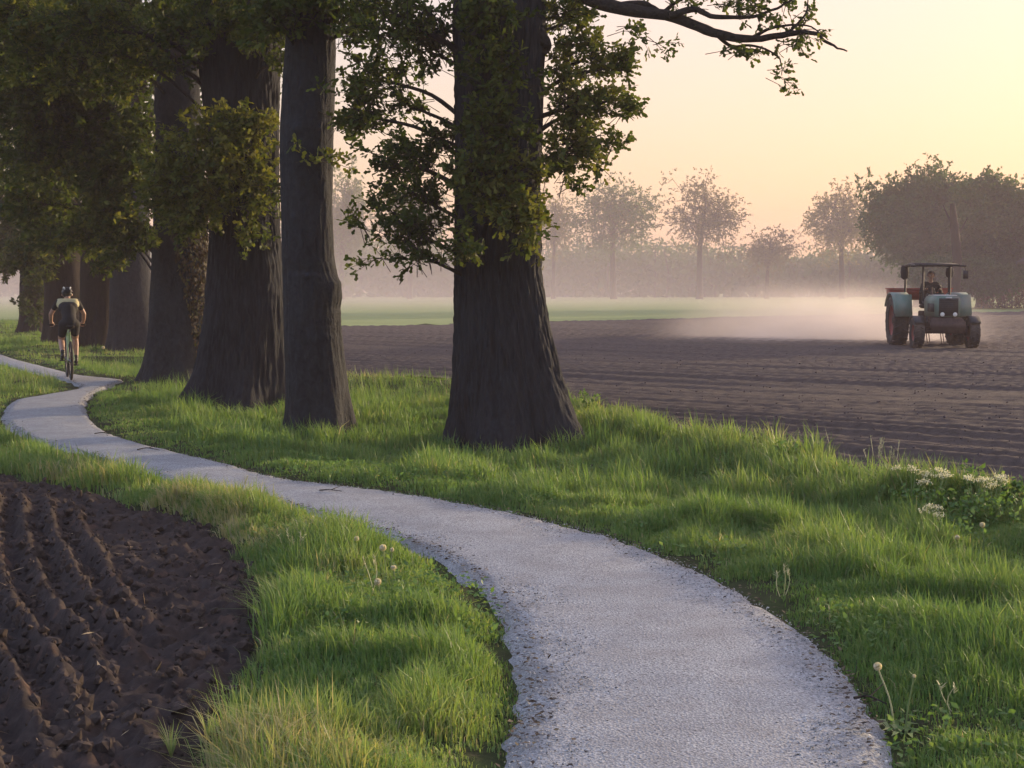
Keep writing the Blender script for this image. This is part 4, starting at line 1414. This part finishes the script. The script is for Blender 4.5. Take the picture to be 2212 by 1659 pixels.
for s in (-1, 1):
    tractor_wheel(s * 0.82, -1.05, 0.70, 0.42, 0.42, 18)
    tractor_wheel(s * 0.72, 1.05, 0.415, 0.27, 0.22, 16)
MB().box((0, 0.15, 0.70), (0.36, 2.3, 0.34)).box((0, -0.85, 0.72), (0.44, 0.7, 0.5)).build('chassis', M['brown_iron'], trac, bevel=0.02)
MB().box((0, -1.05, 0.70), (1.15, 0.22, 0.22)).build('rear_axle', M['brown_iron'], trac, bevel=0.02)
MB().box((0, 1.05, 0.46), (1.2, 0.14, 0.13)).box((0.58, 1.05, 0.46), (0.13, 0.16, 0.3)).box((-0.58, 1.05, 0.46), (0.13, 0.16, 0.3)).build('front_axle', M['brown_iron'], trac, bevel=0.015)
MB().box((0, 1.34, 0.62), (0.78, 0.30, 0.40)).box((0, 1.42, 0.62), (0.9, 0.16, 0.26)).build('front_bracket', M['brown_iron'], trac, bevel=0.03)
# bonnet
hp = [(-0.31, 0.84), (0.31, 0.84), (0.32, 1.25), (0.27, 1.37), (0.2, 1.395), (-0.2, 1.395), (-0.27, 1.37), (-0.32, 1.25)]
hood = MB().prism(hp, 0.0, 1.46, 1).build('bonnet', M['grey_green'], trac, bevel=0.015)
MB().prism([(-0.235, 1.396), (0.235, 1.396), (0.2, 1.418), (-0.2, 1.418)], 0.03, 1.45, 1).build('bonnet_top_sheen', M['sheen_badge_white'], hood)  # pale panel, reflected light put into the colour of the bonnet top
for s in (-1, 1):
    MB().box((s * 0.322, 0.85, 1.08), (0.012, 0.75, 0.22)).build('side_grille', M['grille'], hood)
gr_ = MB().box((0, 1.465, 1.10), (0.50, 0.03, 0.46)).build('grille', M['grille'], hood, bevel=0.006)
for k in range(7):
    MB().box((0, 1.486, 0.99 + 0.048 * k), (0.46, 0.016, 0.014)).build('slat', M['black_paint'], gr_)
for s in (-1, 1):
    hl_ = MB().lathe([(0.062, 1.45), (0.066, 1.50), (0.058, 1.505)], (s * 0.165, 0, 0.905), 16, 'y').build('headlight', M['grille'], hood, True)
    MB().lathe([(0.058, 1.502), (0.04, 1.514), (0.001, 1.518)], (s * 0.165, 0, 0.905), 16, 'y').build('lens', M['lens'], hl_, True)
MB().box((0, 1.483, 1.345), (0.16, 0.012, 0.04)).build('badge', M['sheen_badge_white'], hood)
# rear fenders with flat front plates
for s in (-1, 1):
    fe = MB()
    a = np.linspace(R(15), R(150), 16)
    outr = [(-1.05 + 0.78 * math.cos(t_), 0.70 + 0.78 * math.sin(t_)) for t_ in a]
    inr = [(-1.05 + 0.755 * math.cos(t_), 0.70 + 0.755 * math.sin(t_)) for t_ in a[::-1]]
    fe.prism(outr + inr, s * 0.58, s * 1.05, 0)
    fe.build('fender', M['grey_green'], trac)
    MB().prism([(-1.75, 0.95), (-0.32, 0.72), (-0.32, 0.95), (-0.5, 1.22), (-0.85, 1.44), (-1.3, 1.42), (-1.6, 1.25)], s * 0.555, s * 0.578, 0).build('fender_side', M['grey_green'], trac)
    MB().box((s * 0.80, -0.32, 1.12), (0.46, 0.03, 0.62), ('X', R(14))).build('fender_front', M['grey_green'], trac, bevel=0.01)
    MB().box((s * 0.44, -0.1, 0.60), (0.3, 0.5, 0.03)).build('footplate', M['brown_iron'], trac)
    mg = MB()
    a = np.linspace(R(35), R(150), 10)
    mg.prism([(1.05 + 0.455 * math.cos(t_), 0.415 + 0.455 * math.sin(t_)) for t_ in a] + [(1.05 + 0.44 * math.cos(t_), 0.415 + 0.44 * math.sin(t_)) for t_ in a[::-1]], s * 0.58, s * 0.86, 0)
    mg.tube([[s * 0.58, 1.05, 0.46], [s * 0.6, 1.0, 0.86]], 0.015, 6)
    mg.build('mudguard', M['black_paint'], trac)
# dashboard, steering, seat
MB().box((0, -0.06, 1.28), (0.5, 0.16, 0.36)).build('dashboard', M['black_paint'], trac, bevel=0.03)
stw = MB().tube([[0, -0.1, 1.35], [0, -0.28, 1.58]], 0.022, 8).build('steering_column', M['black_paint'], trac, True)
tor = MB()
rt = np.linspace(0, 2 * np.pi, 25)
nrm = np.array([0, -0.62, 0.78])
e1, e2 = np.array([1.0, 0, 0]), np.array([0, 0.78, 0.62])
tor.tube([np.array([0, -0.29, 1.59]) + 0.19 * (math.cos(t_) * e1 + math.sin(t_) * e2) for t_ in rt], 0.014, 8, cap=False)
for t_ in (0.5, 2.6, 4.7):
    tor.tube([np.array([0, -0.29, 1.585]), np.array([0, -0.29, 1.59]) + 0.19 * (math.cos(t_) * e1 + math.sin(t_) * e2)], 0.009, 6)
tor.build('steering_wheel', M['black_paint'], trac, True)
st_ = MB().box((0, -0.82, 1.10), (0.46, 0.44, 0.12)).build('seat', M['black_cloth'], trac, bevel=0.03)
MB().box((0, -1.05, 1.33), (0.44, 0.10, 0.40), ('X', R(-8))).build('seat_back', M['black_cloth'], st_, bevel=0.03)
# roof frame
PT = {(-1, 0): (-0.60, -1.12), (1, 0): (0.60, -1.12), (-1, 1): (-0.36, 0.02), (1, 1): (0.36, 0.02)}
for (s, fr), (x, y) in PT.items():
    z0 = 1.38 if fr == 0 else 1.25
    MB().tube(catmull([[x, y, z0], [x, y, 2.05], [x * 1.02, y + (0.03 if fr == 0 else -0.02), 2.20]], 8), 0.028, 8).build('post', M['black_paint'], trac, True)
for s in (-1, 1):
    MB().tube([[s * 0.62, -1.2, 2.21], [s * 0.60, -0.5, 2.25], [s * 0.52, 0.25, 2.20]], 0.03, 8).build('roof_rail', M['black_paint'], trac, True)
for y, hw, z in ((-1.15, 0.70, 2.215), (-0.5, 0.62, 2.255), (0.22, 0.74, 2.205)):
    MB().tube([[-hw, y, z - 0.015], [-hw * 0.6, y, z], [hw * 0.6, y, z], [hw, y, z - 0.015]], 0.027, 8).build('roof_bar', M['black_paint'], trac, True)
MB().prism([(-1.2, 2.215), (-0.5, 2.262), (0.25, 2.208), (0.25, 2.228), (-0.5, 2.285), (-1.2, 2.236)], -0.57, 0.57, 0).build('roof_sheet', M['black_cloth'], trac)
# rolled canvas at the rear posts, mirror on the front bar
for s, hgt_ in ((-1, 0.30), (1, 0.38)):
    MB().lathe([(0.03, hgt_ / 2), (0.10, hgt_ / 2 - 0.03), (0.115, 0), (0.095, -hgt_ / 2 + 0.05), (0.03, -hgt_ / 2)], (s * 0.62, -1.13, 2.02), 12, 'z').build('canvas_roll', M['black_cloth'], trac, True)
MB().tube([[-0.7, 0.22, 2.19], [-0.73, 0.22, 2.05]], 0.012, 6).box((-0.73, 0.22, 1.96), (0.13, 0.03, 0.22)).build('mirror', M['black_paint'], trac)
MB().tube([[0.18, 0.3, 1.39], [0.18, 0.3, 1.62]], 0.03, 8).build('exhaust', M['brown_iron'], trac, True)

# implement
imp = empty('seed_harrow', (TR[0] - hdg[0] * 2.15, TR[1] - hdg[1] * 2.15, TZ), trz, label='red hopper harrow carried on the back of the tractor', category='harrow')
hop = MB().prism([(-0.30, 1.56), (0.30, 1.56), (0.30, 1.48), (0.14, 1.26), (-0.14, 1.26), (-0.30, 1.48)], -0.86, 0.86, 0).build('hopper', M['red_paint'], imp, bevel=0.012)
MB().box((0, 0, 1.58), (1.78, 0.66, 0.035)).build('lid', M['red_paint'], hop)
MB().box((0, 0.25, 0.66), (1.7, 0.08, 0.10)).box((0, -0.35, 0.66), (1.7, 0.08, 0.10)).box((0.5, 0, 0.97), (0.07, 0.07, 0.62)).box((-0.5, 0, 0.97), (0.07, 0.07, 0.62)).box((0.45, -0.05, 0.66), (0.07, 0.7, 0.08)).box((-0.45, -0.05, 0.66), (0.07, 0.7, 0.08)).build('frame', M['brown_iron'], imp)
for s in (-1, 1):
    MB().tube([[s * 0.35, 0.3, 0.62], [s * 0.3, 1.0, 0.55]], 0.03, 6).build('link_arm', M['brown_iron'], imp)
for k in range(9):
    MB().tube(catmull([(-0.8 + 0.2 * k, 0.25 if k % 2 else -0.35, 0.63), (-0.8 + 0.2 * k, 0.12 if k % 2 else -0.48, 0.38), (-0.8 + 0.2 * k, 0.25 if k % 2 else -0.35, 0.12), (-0.8 + 0.2 * k, 0.34 if k % 2 else -0.26, -0.05)], 8), 0.016, 5).build('tine', M['brown_iron'], imp, True)

# driver
drv = empty('person', (TR[0], TR[1], TZ), trz, label='tractor driver in dark jacket with grey hair holding the steering wheel', category='person')
SK, JK, TS, SH = 0, 1, 2, 3
caps = [((-0.09, -0.80, 1.25), (0.09, -0.80, 1.25), 0.115, 0.115, TS), ((0, -0.80, 1.30), (0, -0.75, 1.48), 0.145, 0.15, JK), ((-0.08, -0.74, 1.58), (0.08, -0.74, 1.58), 0.135, 0.135, JK),
        ((-0.15, -0.72, 1.69), (0.15, -0.72, 1.69), 0.082, 0.082, JK), ((0, -0.71, 1.74), (0.0, -0.67, 1.84), 0.06, 0.056, SK),
        ((0, -0.665, 1.945), (0, -0.64, 1.95), 0.088, 0.088, SK), ((0.01, -0.60, 1.90), (0.012, -0.59, 1.88), 0.066, 0.052, SK), ((0.012, -0.535, 1.925), (0.012, -0.52, 1.905), 0.013, 0.016, SK),
        ((0.09, -0.66, 1.93), (0.092, -0.665, 1.905), 0.017, 0.014, SK), ((-0.09, -0.66, 1.93), (-0.092, -0.665, 1.905), 0.017, 0.014, SK)]
for s in (-1, 1):
    caps += [((s * 0.19, -0.71, 1.68), (s * 0.27, -0.62, 1.47), 0.07, 0.058, JK), ((s * 0.27, -0.62, 1.47), (s * 0.2, -0.40, 1.56), 0.056, 0.042, JK)]
    gp_ = np.array([0, -0.29, 1.59]) + 0.19 * (s * math.cos(0.3) * e1 - math.sin(0.3) * e2 * 0.4)
    caps.append(((s * 0.2, -0.40, 1.56), gp_ + np.array([0, -0.045, 0.0]), 0.034, 0.028, SK))
    hand(gp_, (0, 0.78, 0.62), (0, -0.62, 0.78), (-s * 0.3, 0.95, 0), SK, caps)
    caps += [((s * 0.10, -0.78, 1.22), (s * 0.16, -0.34, 1.20), 0.098, 0.075, TS), ((s * 0.16, -0.34, 1.20), (s * 0.17, -0.24, 0.78), 0.070, 0.05, TS), ((s * 0.17, -0.25, 0.72), (s * 0.18, -0.08, 0.67), 0.05, 0.045, SH)]
body('body', caps, [M['skin'], M['black_cloth'], M['jeans'], M['black_paint']], drv, 0.0125)
for s in (-1, 1):
    MB().lathe([(0.001, -0.008), (0.008, -0.004), (0.010, 0), (0.008, 0.004), (0.001, 0.008)], (s * 0.033 + 0.008, -0.558, 1.948), 10, 'y').build('eye', M['white_plastic'], drv, True)
MB().box((0.012, -0.535, 1.872), (0.05, 0.012, 0.008)).build('mouth', M['shed_wall'], drv)
bm = bmesh.new()
bmesh.ops.create_uvsphere(bm, u_segments=24, v_segments=14, radius=1)
bmesh.ops.delete(bm, geom=[v for v in bm.verts if v.co.z < -0.25 or (v.co.y > 0.45 and v.co.z < 0.45)], context='VERTS')
for v in bm.verts:
    v.co = Vector((v.co.x * 0.100, v.co.y * 0.108, v.co.z * 0.104)) * (1 + 0.06 * float(vn(v.co.x * 5, v.co.y * 5 + v.co.z * 3, 2)))
me = bpy.data.meshes.new('hair')
bm.to_mesh(me)
bm.free()
me.materials.append(M['hair'])
obj('hair', me, drv).location = (0, -0.655, 1.955)

# ------------------------------------------------------------------ small plants
M['stem'] = simple('stem_green', (0.16, 0.22, 0.07), 0.6, 0, 0.2, 20)
M['stem_pale'] = simple('stem_pale', (0.42, 0.42, 0.22), 0.6, 0, 0.2, 20)
M['clock'] = leafy('seed_down', [(0, (0.62, 0.6, 0.55)), (1, (0.85, 0.83, 0.78))], 0.5)
M['petal'] = leafy('white_petal', [(0, (0.65, 0.66, 0.6)), (1, (0.88, 0.88, 0.84))], 0.4)
M['straw'] = leafy('straw', [(0, (0.16, 0.11, 0.07)), (0.6, (0.34, 0.25, 0.15)), (1, (0.5, 0.42, 0.26))], 0.2)


def ground_at(u, v):
    p = G(u, v)
    p[2] = float(hgt(p[None, :2])[0])
    return p


def dandelion(u, v, h, lean, label, r=0.016, pale=False):
    """u, v: picture place of the head"""
    b0 = G(u, v + h * F / 9)
    Y = b0[1]
    for _ in range(4):
        head = A(u, v, Y)
        ok_z = hgt(np.array([[head[0], Y]]))[0]
        Y += (head[2] - ok_z - h) * 4
    z0 = float(hgt(np.array([[head[0] + lean, Y]]))[0])
    base = np.array([head[0] + lean, Y, z0 - 0.01])
    root = empty('dandelion', base, label=label, category='dandelion', group='dandelion seed heads in the verges')
    top = head - base
    MB().tube(catmull([[0, 0, 0], [top[0] * 0.3, 0.0, top[2] * 0.5], top], 8), np.linspace(0.004, 0.003, 8), 6).build('stem', M['stem_pale'] if pale else M['stem'], root, True)
    n = 170
    dv = rng.normal(0, 1, (n, 3))
    dv /= np.linalg.norm(dv, axis=1)[:, None]
    P = np.repeat((top + np.array([0, 0, r * 0.4]))[None], n, 0) + dv * r * 0.2
    V, f, k = leaves_geo(P, dv, rng.normal(0, 1, (n, 3)), np.full(n, r * 0.85), 'simple')
    V2, f2, k2 = leaves_geo(P + dv * r * 0.75, np.cross(dv, rng.normal(0, 1, (n, 3))), dv, np.full(n, r * 0.45), 'simple')
    obj('seed_head', mesh('seed_head', np.concatenate([V, V2]), np.concatenate([f, f2 + len(V)]), M['clock'], False, {'tint': rng.random(len(V) + len(V2))}), root)
    rl = MB()
    for q_ in range(7):
        a = q_ * 0.9 + u
        L = rng.uniform(0.06, 0.12)
        d = np.array([math.cos(a), math.sin(a), 0])
        s_ = np.array([-d[1], d[0], 0]) * 0.012
        rl.add([d * 0.01, d * L * 0.6 + s_ + [0, 0, 0.04], d * L + [0, 0, 0.03], d * L * 0.6 - s_ + [0, 0, 0.04]], np.array([[0, 1, 2, 3]]))
    rl.build('leaf_rosette', M['stem'], root)


dandelion(770, 1166, 0.15, 0.01, 'dandelion clock leftmost of the cluster on the left verge')
dandelion(827, 1186, 0.17, 0.02, 'largest dandelion clock in the cluster on the left verge', 0.02)
dandelion(847, 1189, 0.15, -0.01, 'small dandelion clock just right of the largest on the left verge', 0.012)
dandelion(850, 1229, 0.10, 0.01, 'low dandelion clock below the pair on the left verge', 0.016)
dandelion(816, 1260, 0.10, 0.02, 'dandelion clock nearest the camera on the left verge', 0.019)
dandelion(1896, 1443, 0.26, 0.07, 'tall leaning dandelion clock on a pale stem beside the path at right', 0.016, True)
dandelion(2122, 1136, 0.20, 0.02, 'dandelion clock high on the right bank near the picture edge', 0.018)
dandelion(2068, 1163, 0.18, -0.01, 'dandelion clock on the right bank left of the higher one', 0.016)
dandelion(223, 752, 0.22, 0.0, 'far white dandelion clock at the foot of the trunk by the cyclist', 0.032)
dandelion(1975, 1462, 0.22, -0.03, 'thin spent dandelion on the right verge beside the tall leaning one', 0.007)


def cow_parsley(u, v, h, label, n_st=5):
    base = ground_at(u, v)
    root = empty('cow_parsley', base - np.array([0, 0, 0.01]), label=label, category='wildflower', group='white wildflowers on the bank')
    r2 = np.random.default_rng(int(u + v))
    for k in range(n_st):
        a = r2.uniform(0, 6.28)
        L = h * r2.uniform(0.7, 1.05)
        sp_ = r2.uniform(0.03, 0.16)
        tip = np.array([math.cos(a) * sp_, math.sin(a) * sp_, L])
        stem = MB().tube(catmull([[0, 0, 0], tip * np.array([0.3, 0.3, 0.5]), tip], 7), np.linspace(0.005, 0.003, 7), 5)
        P = []
        for q_ in range(11):
            b2 = r2.uniform(0, 6.28)
            rr = 0.05 * math.sqrt(r2.random())
            e = tip + np.array([math.cos(b2) * rr, math.sin(b2) * rr, 0.05 - rr * 0.4])
            stem.tube([tip, e], 0.0012, 3, cap=False)
            P += [e + r2.normal(0, 0.006, 3) for _ in range(7)]
        so = stem.build('stem', M['stem'], root, True)
        P = np.array(P)
        V, f, kk = leaves_geo(P, r2.normal(0, 1, P.shape), np.array([0, 0, 1.0]) + r2.normal(0, 0.3, P.shape), np.full(len(P), 0.013), 'simple')
        obj('umbel', mesh('umbel', V, f, M['petal'], False, {'tint': r2.random(len(V))}), so)
    n = 260
    P = r2.normal(0, 1, (n, 3)) * np.array([0.12, 0.12, 0.0]) + np.stack([0 * np.arange(n), 0 * np.arange(n), r2.uniform(0.03, h * 0.7, n)], -1)
    V, f, kk = leaves_geo(P, r2.normal(0, 1, (n, 3)), np.array([0, 0, 1.0]) + r2.normal(0, 0.5, (n, 3)), r2.uniform(0.025, 0.06, n), 'simple')
    obj('leaves', mesh('leaves', V, f, M['grass'], False, {'tint': np.repeat(np.clip(r2.normal(0.35, 0.1, n), 0, 1), kk)}), root, kind='stuff')


cow_parsley(1970, 1098, 0.34, 'white flowering plant, leftmost of the clump on the right bank', 6)
cow_parsley(2015, 1102, 0.36, 'white flowering plant in the middle of the clump on the right bank', 6)
cow_parsley(2030, 1140, 0.26, 'low white flowering plant below the clump on the right bank', 4)
cow_parsley(2105, 1112, 0.32, 'white flowering plant between the clump and the picture edge', 5)
cow_parsley(2150, 1118, 0.34, 'white flowering plant nearest the right picture edge', 5)


def weed(u, v, h, label):
    base = ground_at(u, v)
    root = empty('leafy_weed', base - np.array([0, 0, 0.01]), label=label, category='weed', group='leafy weeds on the bank')
    r2 = np.random.default_rng(int(u * 3 + v))
    st2 = MB()
    P, D = [], []
    for k in range(9):
        a = r2.uniform(0, 6.28)
        tip = np.array([math.cos(a) * h * 0.35, math.sin(a) * h * 0.35, h * r2.uniform(0.6, 1.0)])
        st2.tube(catmull([[0, 0, 0], tip * np.array([0.5, 0.5, 0.6]), tip], 6), np.linspace(0.004, 0.002, 6), 4, cap=False)
        for q_ in range(16):
            t_ = r2.uniform(0.3, 1.0)
            P.append(tip * np.array([t_, t_, t_]) + r2.normal(0, 0.01, 3))
            D.append(r2.normal(0, 1, 3) + np.array([0, 0, 0.3]))
    st2.build('stems', M['stem'], root, True)
    P, D = np.array(P), np.array(D)
    V, f, kk = leaves_geo(P, D, np.array([0, 0, 1.0]) + r2.normal(0, 0.5, P.shape), r2.uniform(0.03, 0.07, len(P)), 'simple')
    obj('leaves', mesh('leaves', V, f, M['grass'], False, {'tint': np.repeat(np.clip(r2.normal(0.3, 0.15, len(P)), 0, 1), kk)}), root, kind='stuff')


weed(1702, 1020, 0.3, 'dark leafy weed on the bank crest below the ploughed field')
weed(2090, 1090, 0.30, 'bushy weed behind the white flowers at the field edge')
weed(2185, 1096, 0.28, 'bushy weed at the field edge by the right picture border')
weed(1275, 905, 0.34, 'weed growing against the right foot of the thickest trunk')
weed(1960, 1075, 0.24, 'dark weed left of the white flowers at the field edge')

# dry stalks at the field edge, straw on the dark soil
sb = MB()
for (u, v, n2, hh2) in [(1495, 925, 3, 0.3), (1890, 1010, 5, 0.4), (1925, 1015, 4, 0.36), (1600, 945, 3, 0.25), (520, 1085, 3, 0.2), (660, 1200, 6, 0.22), (640, 1230, 6, 0.22), (815, 1310, 2, 0.2), (1690, 1290, 3, 0.17), (2060, 1545, 2, 0.15)]:
    for k in range(n2):
        p = ground_at(u + rng.normal(0, 9), v + rng.normal(0, 3))
        L = hh2 * rng.uniform(0.7, 1.1)
        q2 = p + np.array([rng.normal(0, 0.25) * L, rng.normal(0, 0.25) * L, L])
        sb.tube(catmull([p, (p + q2) / 2 + rng.normal(0, 0.01, 3), q2], 6), np.linspace(0.0022, 0.0014, 6), 4, cap=False)
        for j in range(8):
            a = p + (q2 - p) * (0.75 + 0.032 * j)
            sb.tube([a, a + np.array([rng.normal(0, 0.012), rng.normal(0, 0.012), 0.015])], [0.0025, 0.001], 3, cap=False)
sb.build('dry_stalks', M['stem_pale'], None, True, kind='stuff', label='thin dry grass stalks standing above the verges', category='grass')
n = 900
P = soil_pts[rng.integers(0, len(soil_pts), n)] + np.array([0, 0, 0.012])
L = rng.uniform(0.02, 0.11, n)
D = rng.normal(0, 1, (n, 3)) * np.array([1, 1, 0.25])
V, f, k = leaves_geo(P, D, np.array([0, 0, 1.0]) + rng.normal(0, 0.3, (n, 3)), L, 'simple')
V = V.reshape(n, k, 3)
mid = V[:, [0, 3]].mean(1, keepdims=True)
V[:, 1:3] = mid + (V[:, 1:3] - mid) * 0.22
obj('straw_litter', mesh('straw_litter', V.reshape(-1, 3), f, M['straw'], False, {'tint': np.repeat(rng.random(n), k)}), kind='stuff',
    label='bits of straw and dead stems scattered on the dark soil', category='straw')


def soil_sprout(u, v, label):
    p = G(u, v)
    root = empty('grass_tuft', p, label=label, category='grass tuft')
    V, q = [], []
    for k in range(22):
        a = rng.uniform(0, 6.28)
        L = rng.uniform(0.05, 0.15)
        d = np.array([math.cos(a), math.sin(a), 0])
        s_ = np.array([-d[1], d[0], 0]) * 0.0022
        i0 = len(V)
        V += [-s_, s_, d * L * 0.2 + s_ + [0, 0, L * 0.6], d * L * 0.2 - s_ + [0, 0, L * 0.6], d * L * 0.5 + [0, 0, L]]
        q += [[i0, i0 + 1, i0 + 2], [i0, i0 + 2, i0 + 3], [i0 + 3, i0 + 2, i0 + 4]]
    obj('blades', mesh('blades', np.array(V), np.array(q), M['grass'], False, {'tint': rng.uniform(0.55, 0.95, len(V))}), root)


soil_sprout(370, 1640, 'lone pale grass tuft on the dark soil at the bottom edge')
soil_sprout(450, 1600, 'small grass tuft at the soil edge near the bottom left')


def fallen_twig(pts, label, r=0.006):
    P = [G(*p) + np.array([0, 0, 0.045]) for p in pts]
    base = P[0].copy()
    root = empty('fallen_twig', base, label=label, category='twig', group='twigs lying on the path')
    P = catmull([p - base for p in P], 10)
    MB().tube(P, np.linspace(r, r * 0.4, 10), 6).build('stick', M['branch'], root, True)
    s0 = P[5]
    MB().tube([s0, s0 + np.array([0.07, 0.10, 0.02]), s0 + np.array([0.11, 0.2, 0.01])], [r * 0.6, r * 0.4, r * 0.3], 5).build('side_twig', M['branch'], root, True)


fallen_twig([(297, 981), (318, 977), (345, 982)], 'dark twig lying across the path where it bends left', 0.007)
fallen_twig([(205, 945), (222, 943), (235, 946)], 'farther twig on the path towards the cyclist', 0.007)
fallen_twig([(690, 1071), (712, 1070), (738, 1073)], 'twig at the far edge of the path below the slim trunk', 0.006)
fallen_twig([(1845, 1532), (1875, 1528), (1915, 1545)], 'brown twig at the right path edge near the bottom', 0.006)

# broad-leaved weeds in the verge, litter along the path edges
n = 9000
P = np.concatenate([sow(15000, (-0.42, 0.42), (3.6, 16), 0.8)])
clw = fbm(P[:, 0] * 1.1, P[:, 1] * 1.1, 91, 3)
P = P[clw > 0.58][:n]
n = len(P)
P = np.repeat(P, 4, 0) + rng.normal(0, 0.03, (n * 4, 3)) * np.array([1, 1, 0])
n = len(P)
P[:, 2] = hgt(P) + rng.uniform(0.0, 0.09, n)
D = rng.normal(0, 1, (n, 3)) * np.array([1, 1, 0.2]) + np.array([0, 0, 0.35])
V, f, k = leaves_geo(P, D, np.array([0, 0, 1.0]) + rng.normal(0, 0.35, (n, 3)), rng.uniform(0.02, 0.045, n), 'simple')
obj('verge_weeds', mesh('verge_weeds', V, f, M['grass'], False, {'tint': np.repeat(np.clip(rng.normal(0.38, 0.12, n), 0, 1), k)}), kind='stuff',
    label='low broad leaved weeds mixed into the verge grass', category='weeds')
n = 3500
i_ = rng.integers(20, NP_ - 60, n)
e_ = np.where((rng.random(n) < 0.5)[:, None], Ls[i_], Rs[i_])
c_ = (Ls[i_] + Rs[i_]) / 2
w_ = np.abs(rng.normal(0, 0.10, n)) + 0.35 * (rng.random(n) < 0.06) * rng.random(n)
P = e_ + (c_ - e_) * w_[:, None] + rng.normal(0, 0.02, (n, 3)) * np.array([1, 1, 0])
P[:, 2] = 0.036
V, f, k = leaves_geo(P, rng.normal(0, 1, (n, 3)) * np.array([1, 1, 0.1]), np.array([0, 0, 1.0]) + rng.normal(0, 0.25, (n, 3)), rng.uniform(0.008, 0.035, n), 'simple')
M['litter'] = leafy('leaf_litter', [(0, (0.03, 0.022, 0.016)), (0.6, (0.09, 0.065, 0.045)), (1, (0.2, 0.16, 0.09))], 0.1)
obj('path_litter', mesh('path_litter', V, f, M['litter'], False, {'tint': np.repeat(rng.random(n), k)}), kind='stuff',
    label='dark crumbs of dead leaves and soil along the path edges', category='litter')

# ------------------------------------------------------------------ air: haze and field dust
def volume_mat(name, color, density, aniso):
    m = bpy.data.materials.new(name)
    m.use_nodes = True
    t = m.node_tree
    t.nodes.remove(t.nodes['Principled BSDF'])
    v = t.nodes.new('ShaderNodeVolumePrincipled')
    v.inputs['Color'].default_value = (*color, 1)
    v.inputs['Density'].default_value = density
    v.inputs['Anisotropy'].default_value = aniso
    t.links.new(v.outputs[0], t.nodes['Material Output'].inputs['Volume'])
    return m, t, v


hm, _, _ = volume_mat('haze_air', (0.95, 0.81, 0.87), 0.0010, 0.1)
MB().box((0, 120, 14.0), (1180, 1180, 30.4)).build('haze', hm, None, kind='stuff', label='thin pale evening haze over the fields', category='haze')

dm, t, v = volume_mat('dust_air', (0.93, 0.83, 0.86), 0.006, 0.15)
tc = node(t, 'ShaderNodeTexCoord')
sx = node(t, 'ShaderNodeSeparateXYZ')
t.links.new(tc.outputs['Object'], sx.inputs[0])


def mth(op, a, b_=None):
    m_ = node(t, 'ShaderNodeMath', operation=op)
    for k_, q_ in enumerate((a, b_)):
        if q_ is None:
            continue
        if isinstance(q_, (int, float)):
            m_.inputs[k_].default_value = q_
        else:
            t.links.new(q_, m_.inputs[k_])
    return m_.outputs[0]


# thickest at the ground, thinning upwards and towards the sides
fz = mth('EXPONENT', mth('MULTIPLY', sx.outputs['Z'], -0.20))
fx = mth('SUBTRACT', 1.0, mth('POWER', mth('DIVIDE', sx.outputs['X'], 80.0), 2.0))
fy = mth('SUBTRACT', 1.0, mth('POWER', mth('DIVIDE', sx.outputs['Y'], 85.0), 2.0))
t.links.new(mth('MULTIPLY', mth('MULTIPLY', fz, mth('MULTIPLY', fx, fy)), 0.0075), v.inputs['Density'])
MB().box((0, 0, 6.95), (160, 170, 14.1)).build('drifting_dust', dm, None, kind='stuff', label='low veil of dust drifting over the far end of the fields', category='dust').location = (-38, 150, 0)

pm, t, v = volume_mat('plume_air', (0.95, 0.88, 0.85), 0.2, 0.3)
tc = node(t, 'ShaderNodeTexCoord')
gr = node(t, 'ShaderNodeTexGradient', gradient_type='SPHERICAL')
t.links.new(tc.outputs['Object'], gr.inputs[0])
mp_ = node(t, 'ShaderNodeMapping')
mp_.inputs['Scale'].default_value = (2.6, 3.2, 1.6)
t.links.new(tc.outputs['Object'], mp_.inputs[0])
nz_ = noise(t, 1.0, 4, 0.6, mp_.outputs[0])
sm = node(t, 'ShaderNodeMath', operation='MULTIPLY')
t.links.new(ramp(t, nz_, [(0.35, (0.15, 0.15, 0.15)), (0.7, (1, 1, 1))]), sm.inputs[0])
sq = node(t, 'ShaderNodeMath', operation='POWER')
sq.inputs[1].default_value = 1.8
t.links.new(gr.outputs['Fac'], sq.inputs[0])
t.links.new(sq.outputs[0], sm.inputs[1])
sm2 = node(t, 'ShaderNodeMath', operation='MULTIPLY')
sm2.inputs[1].default_value = 1.5
t.links.new(sm.outputs[0], sm2.inputs[0])
t.links.new(sm2.outputs[0], v.inputs['Density'])
bm = bmesh.new()
bmesh.ops.create_uvsphere(bm, u_segments=32, v_segments=16, radius=1)
me = bpy.data.meshes.new('dust_plume')
bm.to_mesh(me)
bm.free()
me.materials.append(pm)
pl_ = obj('dust_plume', me, kind='stuff', label='pale sunlit dust plume rising behind the tractor wheels', category='dust')
pl_.location = (9.8, 47.8, 0.1)
pl_.scale = (6.0, 5.2, 2.1)
